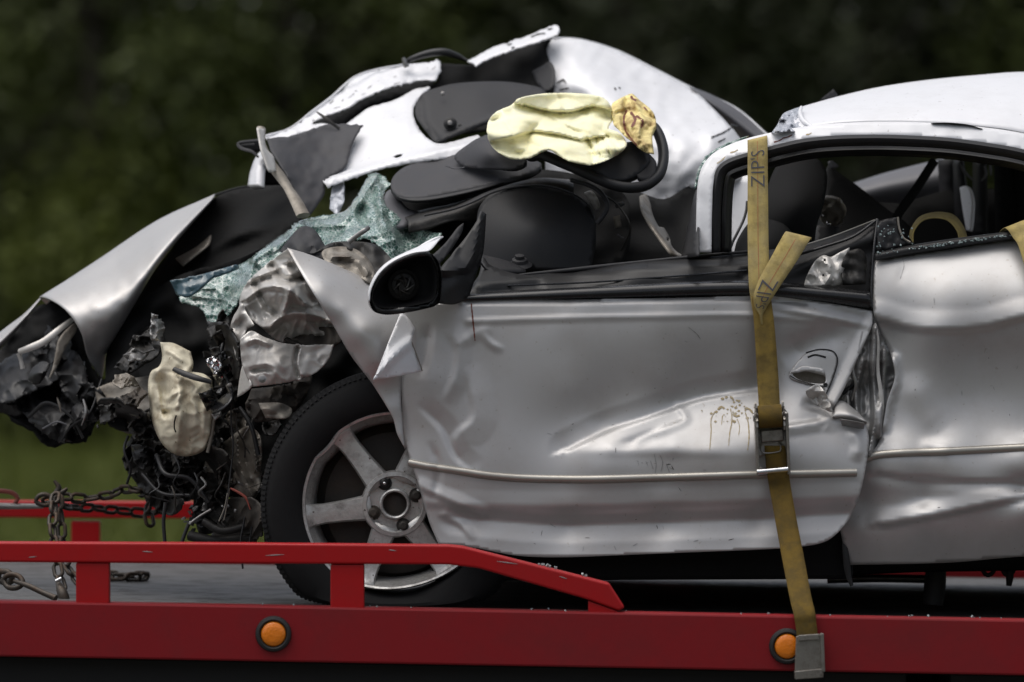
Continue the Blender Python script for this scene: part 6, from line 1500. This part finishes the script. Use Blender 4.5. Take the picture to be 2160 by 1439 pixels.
# ------------------------------------------------------------------ chains
def link_mesh(name, Ln, Wd, r_):
    pts = []
    for k in range(20):
        a = 2 * math.pi * k / 20
        x = (Ln / 2 - Wd / 2) * (1 if math.cos(a) > 0 else -1) + math.cos(a) * (Wd / 2 - r_); z = math.sin(a) * (Wd / 2 - r_)
        pts.append(Vector((x, 0, z)))
    V, F = tube_data(pts, r_, 7, True)
    me = bpy.data.meshes.new(name); me.from_pydata([tuple(v) for v in V], [], F); me.materials.append(M['chain'])
    me.polygons.foreach_set('use_smooth', [True] * len(me.polygons))
    return me
LK = link_mesh('link', .046, .030, .0048)
LK2 = link_mesh('link', .066, .042, .0075)
def chain(pts, label, me=LK, pitch=.0365, name='chain', jit=.25, seed=1):
    rj = random.Random(seed)
    c = crv([(p[0], p[1], p[2] * 1000) for p in pts], 2)
    W = [P(a[0], a[1], a[2] / 1000) for a in c]
    root = thing(name, W[0], label, 'chain', 'chains on the truck bed')
    d = 0; nxt = pitch / 2; k = 0
    for i in range(len(W) - 1):
        seg = (W[i+1] - W[i]).length
        while seg > 0 and nxt <= d + seg:
            f = (nxt - d) / seg
            p = W[i].lerp(W[i+1], f)
            tg = (W[min(i+6, len(W)-1)] - W[max(0, i-5)]).normalized()
            up_ = Vector((0, -1, 0)) if abs(tg.y) < .8 else Vector((0, 0, 1))
            s_ = tg.cross(up_).normalized(); n_ = s_.cross(tg)
            m3 = Matrix((tg, n_, s_)).transposed()
            rot = Matrix.Rotation((math.pi / 2) * (k % 2) + .5 + rj.uniform(-jit, jit), 3, tg)
            o = bpy.data.objects.new('link', me); C.objects.link(o)
            m4 = (rot @ m3).to_4x4(); m4.translation = p
            o.parent = root; o.matrix_parent_inverse = Matrix.Translation(-Vector(root.location)); o.matrix_basis = m4
            k += 1; nxt += pitch
        d += seg
    return root
chain([(100, 1062, .75), (150, 1070, .85), (200, 1072, .9), (260, 1078, .95), (320, 1082, .95), (352, 1070, .9), (372, 1050, .8)], 'rusty chain stretched level beside the far red rail')
chain([(90, 1058, .6), (130, 1048, .6), (180, 1052, .62), (225, 1045, .6), (270, 1032, .55), (310, 1040, .5)], 'rusty chain running up to the smashed front of the car', seed=2)
chain([(118, 1040, .5), (112, 1080, .45), (112, 1130, .4), (122, 1200, .35), (130, 1232, .33)], 'short rusty chain hanging straight behind the rail', seed=3)
chain([(122, 1045, .52), (128, 1090, .5), (132, 1140, .48), (142, 1195, .45), (165, 1228, .4)], 'rusty chain hanging doubled and swinging out behind the rail post', seed=4)
chain([(318, 1110, .7), (312, 1075, .72), (322, 1050, .75), (340, 1040, .7)], 'short end of rusty chain dangling over the far rail', seed=5)
def ondeck(px, Y):
    # height of the deck expressed as a photograph row
    lo, hi = 900, 1500
    for _ in range(40):
        m_ = (lo + hi) / 2; p = P(px, m_, Y)
        if p.z > deckz(p.x) + .012: lo = m_
        else: hi = m_
    return (px, lo, Y)
chain([ondeck(215, 1.05), ondeck(250, 1.02), ondeck(290, 1.03), ondeck(320, 1.08)], 'heap of rusty chain lying on the steel deck', seed=6)
chain([ondeck(225, 1.1), ondeck(262, 1.08), ondeck(300, 1.1)][:3], 'second strand of rusty chain lying on the steel deck', seed=7)
chain([(-160, 1190, .25), (-60, 1205, .2), (0, 1216, .15), (36, 1216, .1)], 'heavy rusty chain pulled tight towards the deck anchor', LK2, .052, seed=8)
hk = thing('chain_hook', P(120, 1250, -.02), 'rusty tie-down rod with eye hooked to the deck edge', 'hook')
tube('rod', [(30, 1226, .05), (60, 1236, .02), (90, 1250, .0), (118, 1262, -.02)], [4, 6, 6, 7], M['chain'], hk, 8)
tube('eye', [(8, 1222, .07), (22, 1212, .06), (40, 1216, .05), (48, 1230, .04), (36, 1240, .04), (16, 1238, .06)], 6, M['chain'], hk, 8, closed=True)
tube('shackle', [(122, 1228, .3), (128, 1243, .28), (134, 1258, .27), (136, 1272, .27)], [5, 9, 12, 13], M['chain'], hk, 10)
tube('shackle_pin', [(118, 1226, .28), (126, 1222, .28), (130, 1220, .28)], 4, M['chrome'], hk, 8)
gr = thing('grab_hook', P(125, 1050, .6), 'rusty forked grab hook at the top of the hanging chains', 'hook')
tube('hook_body', [(108, 1075, .56), (112, 1055, .56), (118, 1042, .56), (124, 1028, .56), (114, 1014, .56)], [6, 8, 7, 6, 3], M['chain'], gr, 8)
tube('hook_horn', [(118, 1042, .56), (132, 1038, .56), (142, 1030, .56)], [6, 6, 3], M['chain'], gr, 8)
tube('hook_eye', [(76, 1058, .58), (82, 1046, .58), (96, 1043, .58), (108, 1050, .58), (108, 1062, .58), (92, 1066, .58)], 5, M['chain'], gr, 8, closed=True)
br = thing('binder_bar', P(-60, 1070, .9), 'grey steel load binder bar resting over the far rail', 'bar')
tube('bar', [(-200, 1062, .9), (-80, 1066, .9), (20, 1068, .9), (90, 1068, .85)], [6, 7, 7, 5], M['bolt'], br, 10)
tube('hook_curl', [(-40, 1040, .9), (0, 1036, .9), (26, 1040, .9), (38, 1052, .9), (30, 1062, .9)], [4, 5, 5, 5, 4], M['redhose'], br, 8)
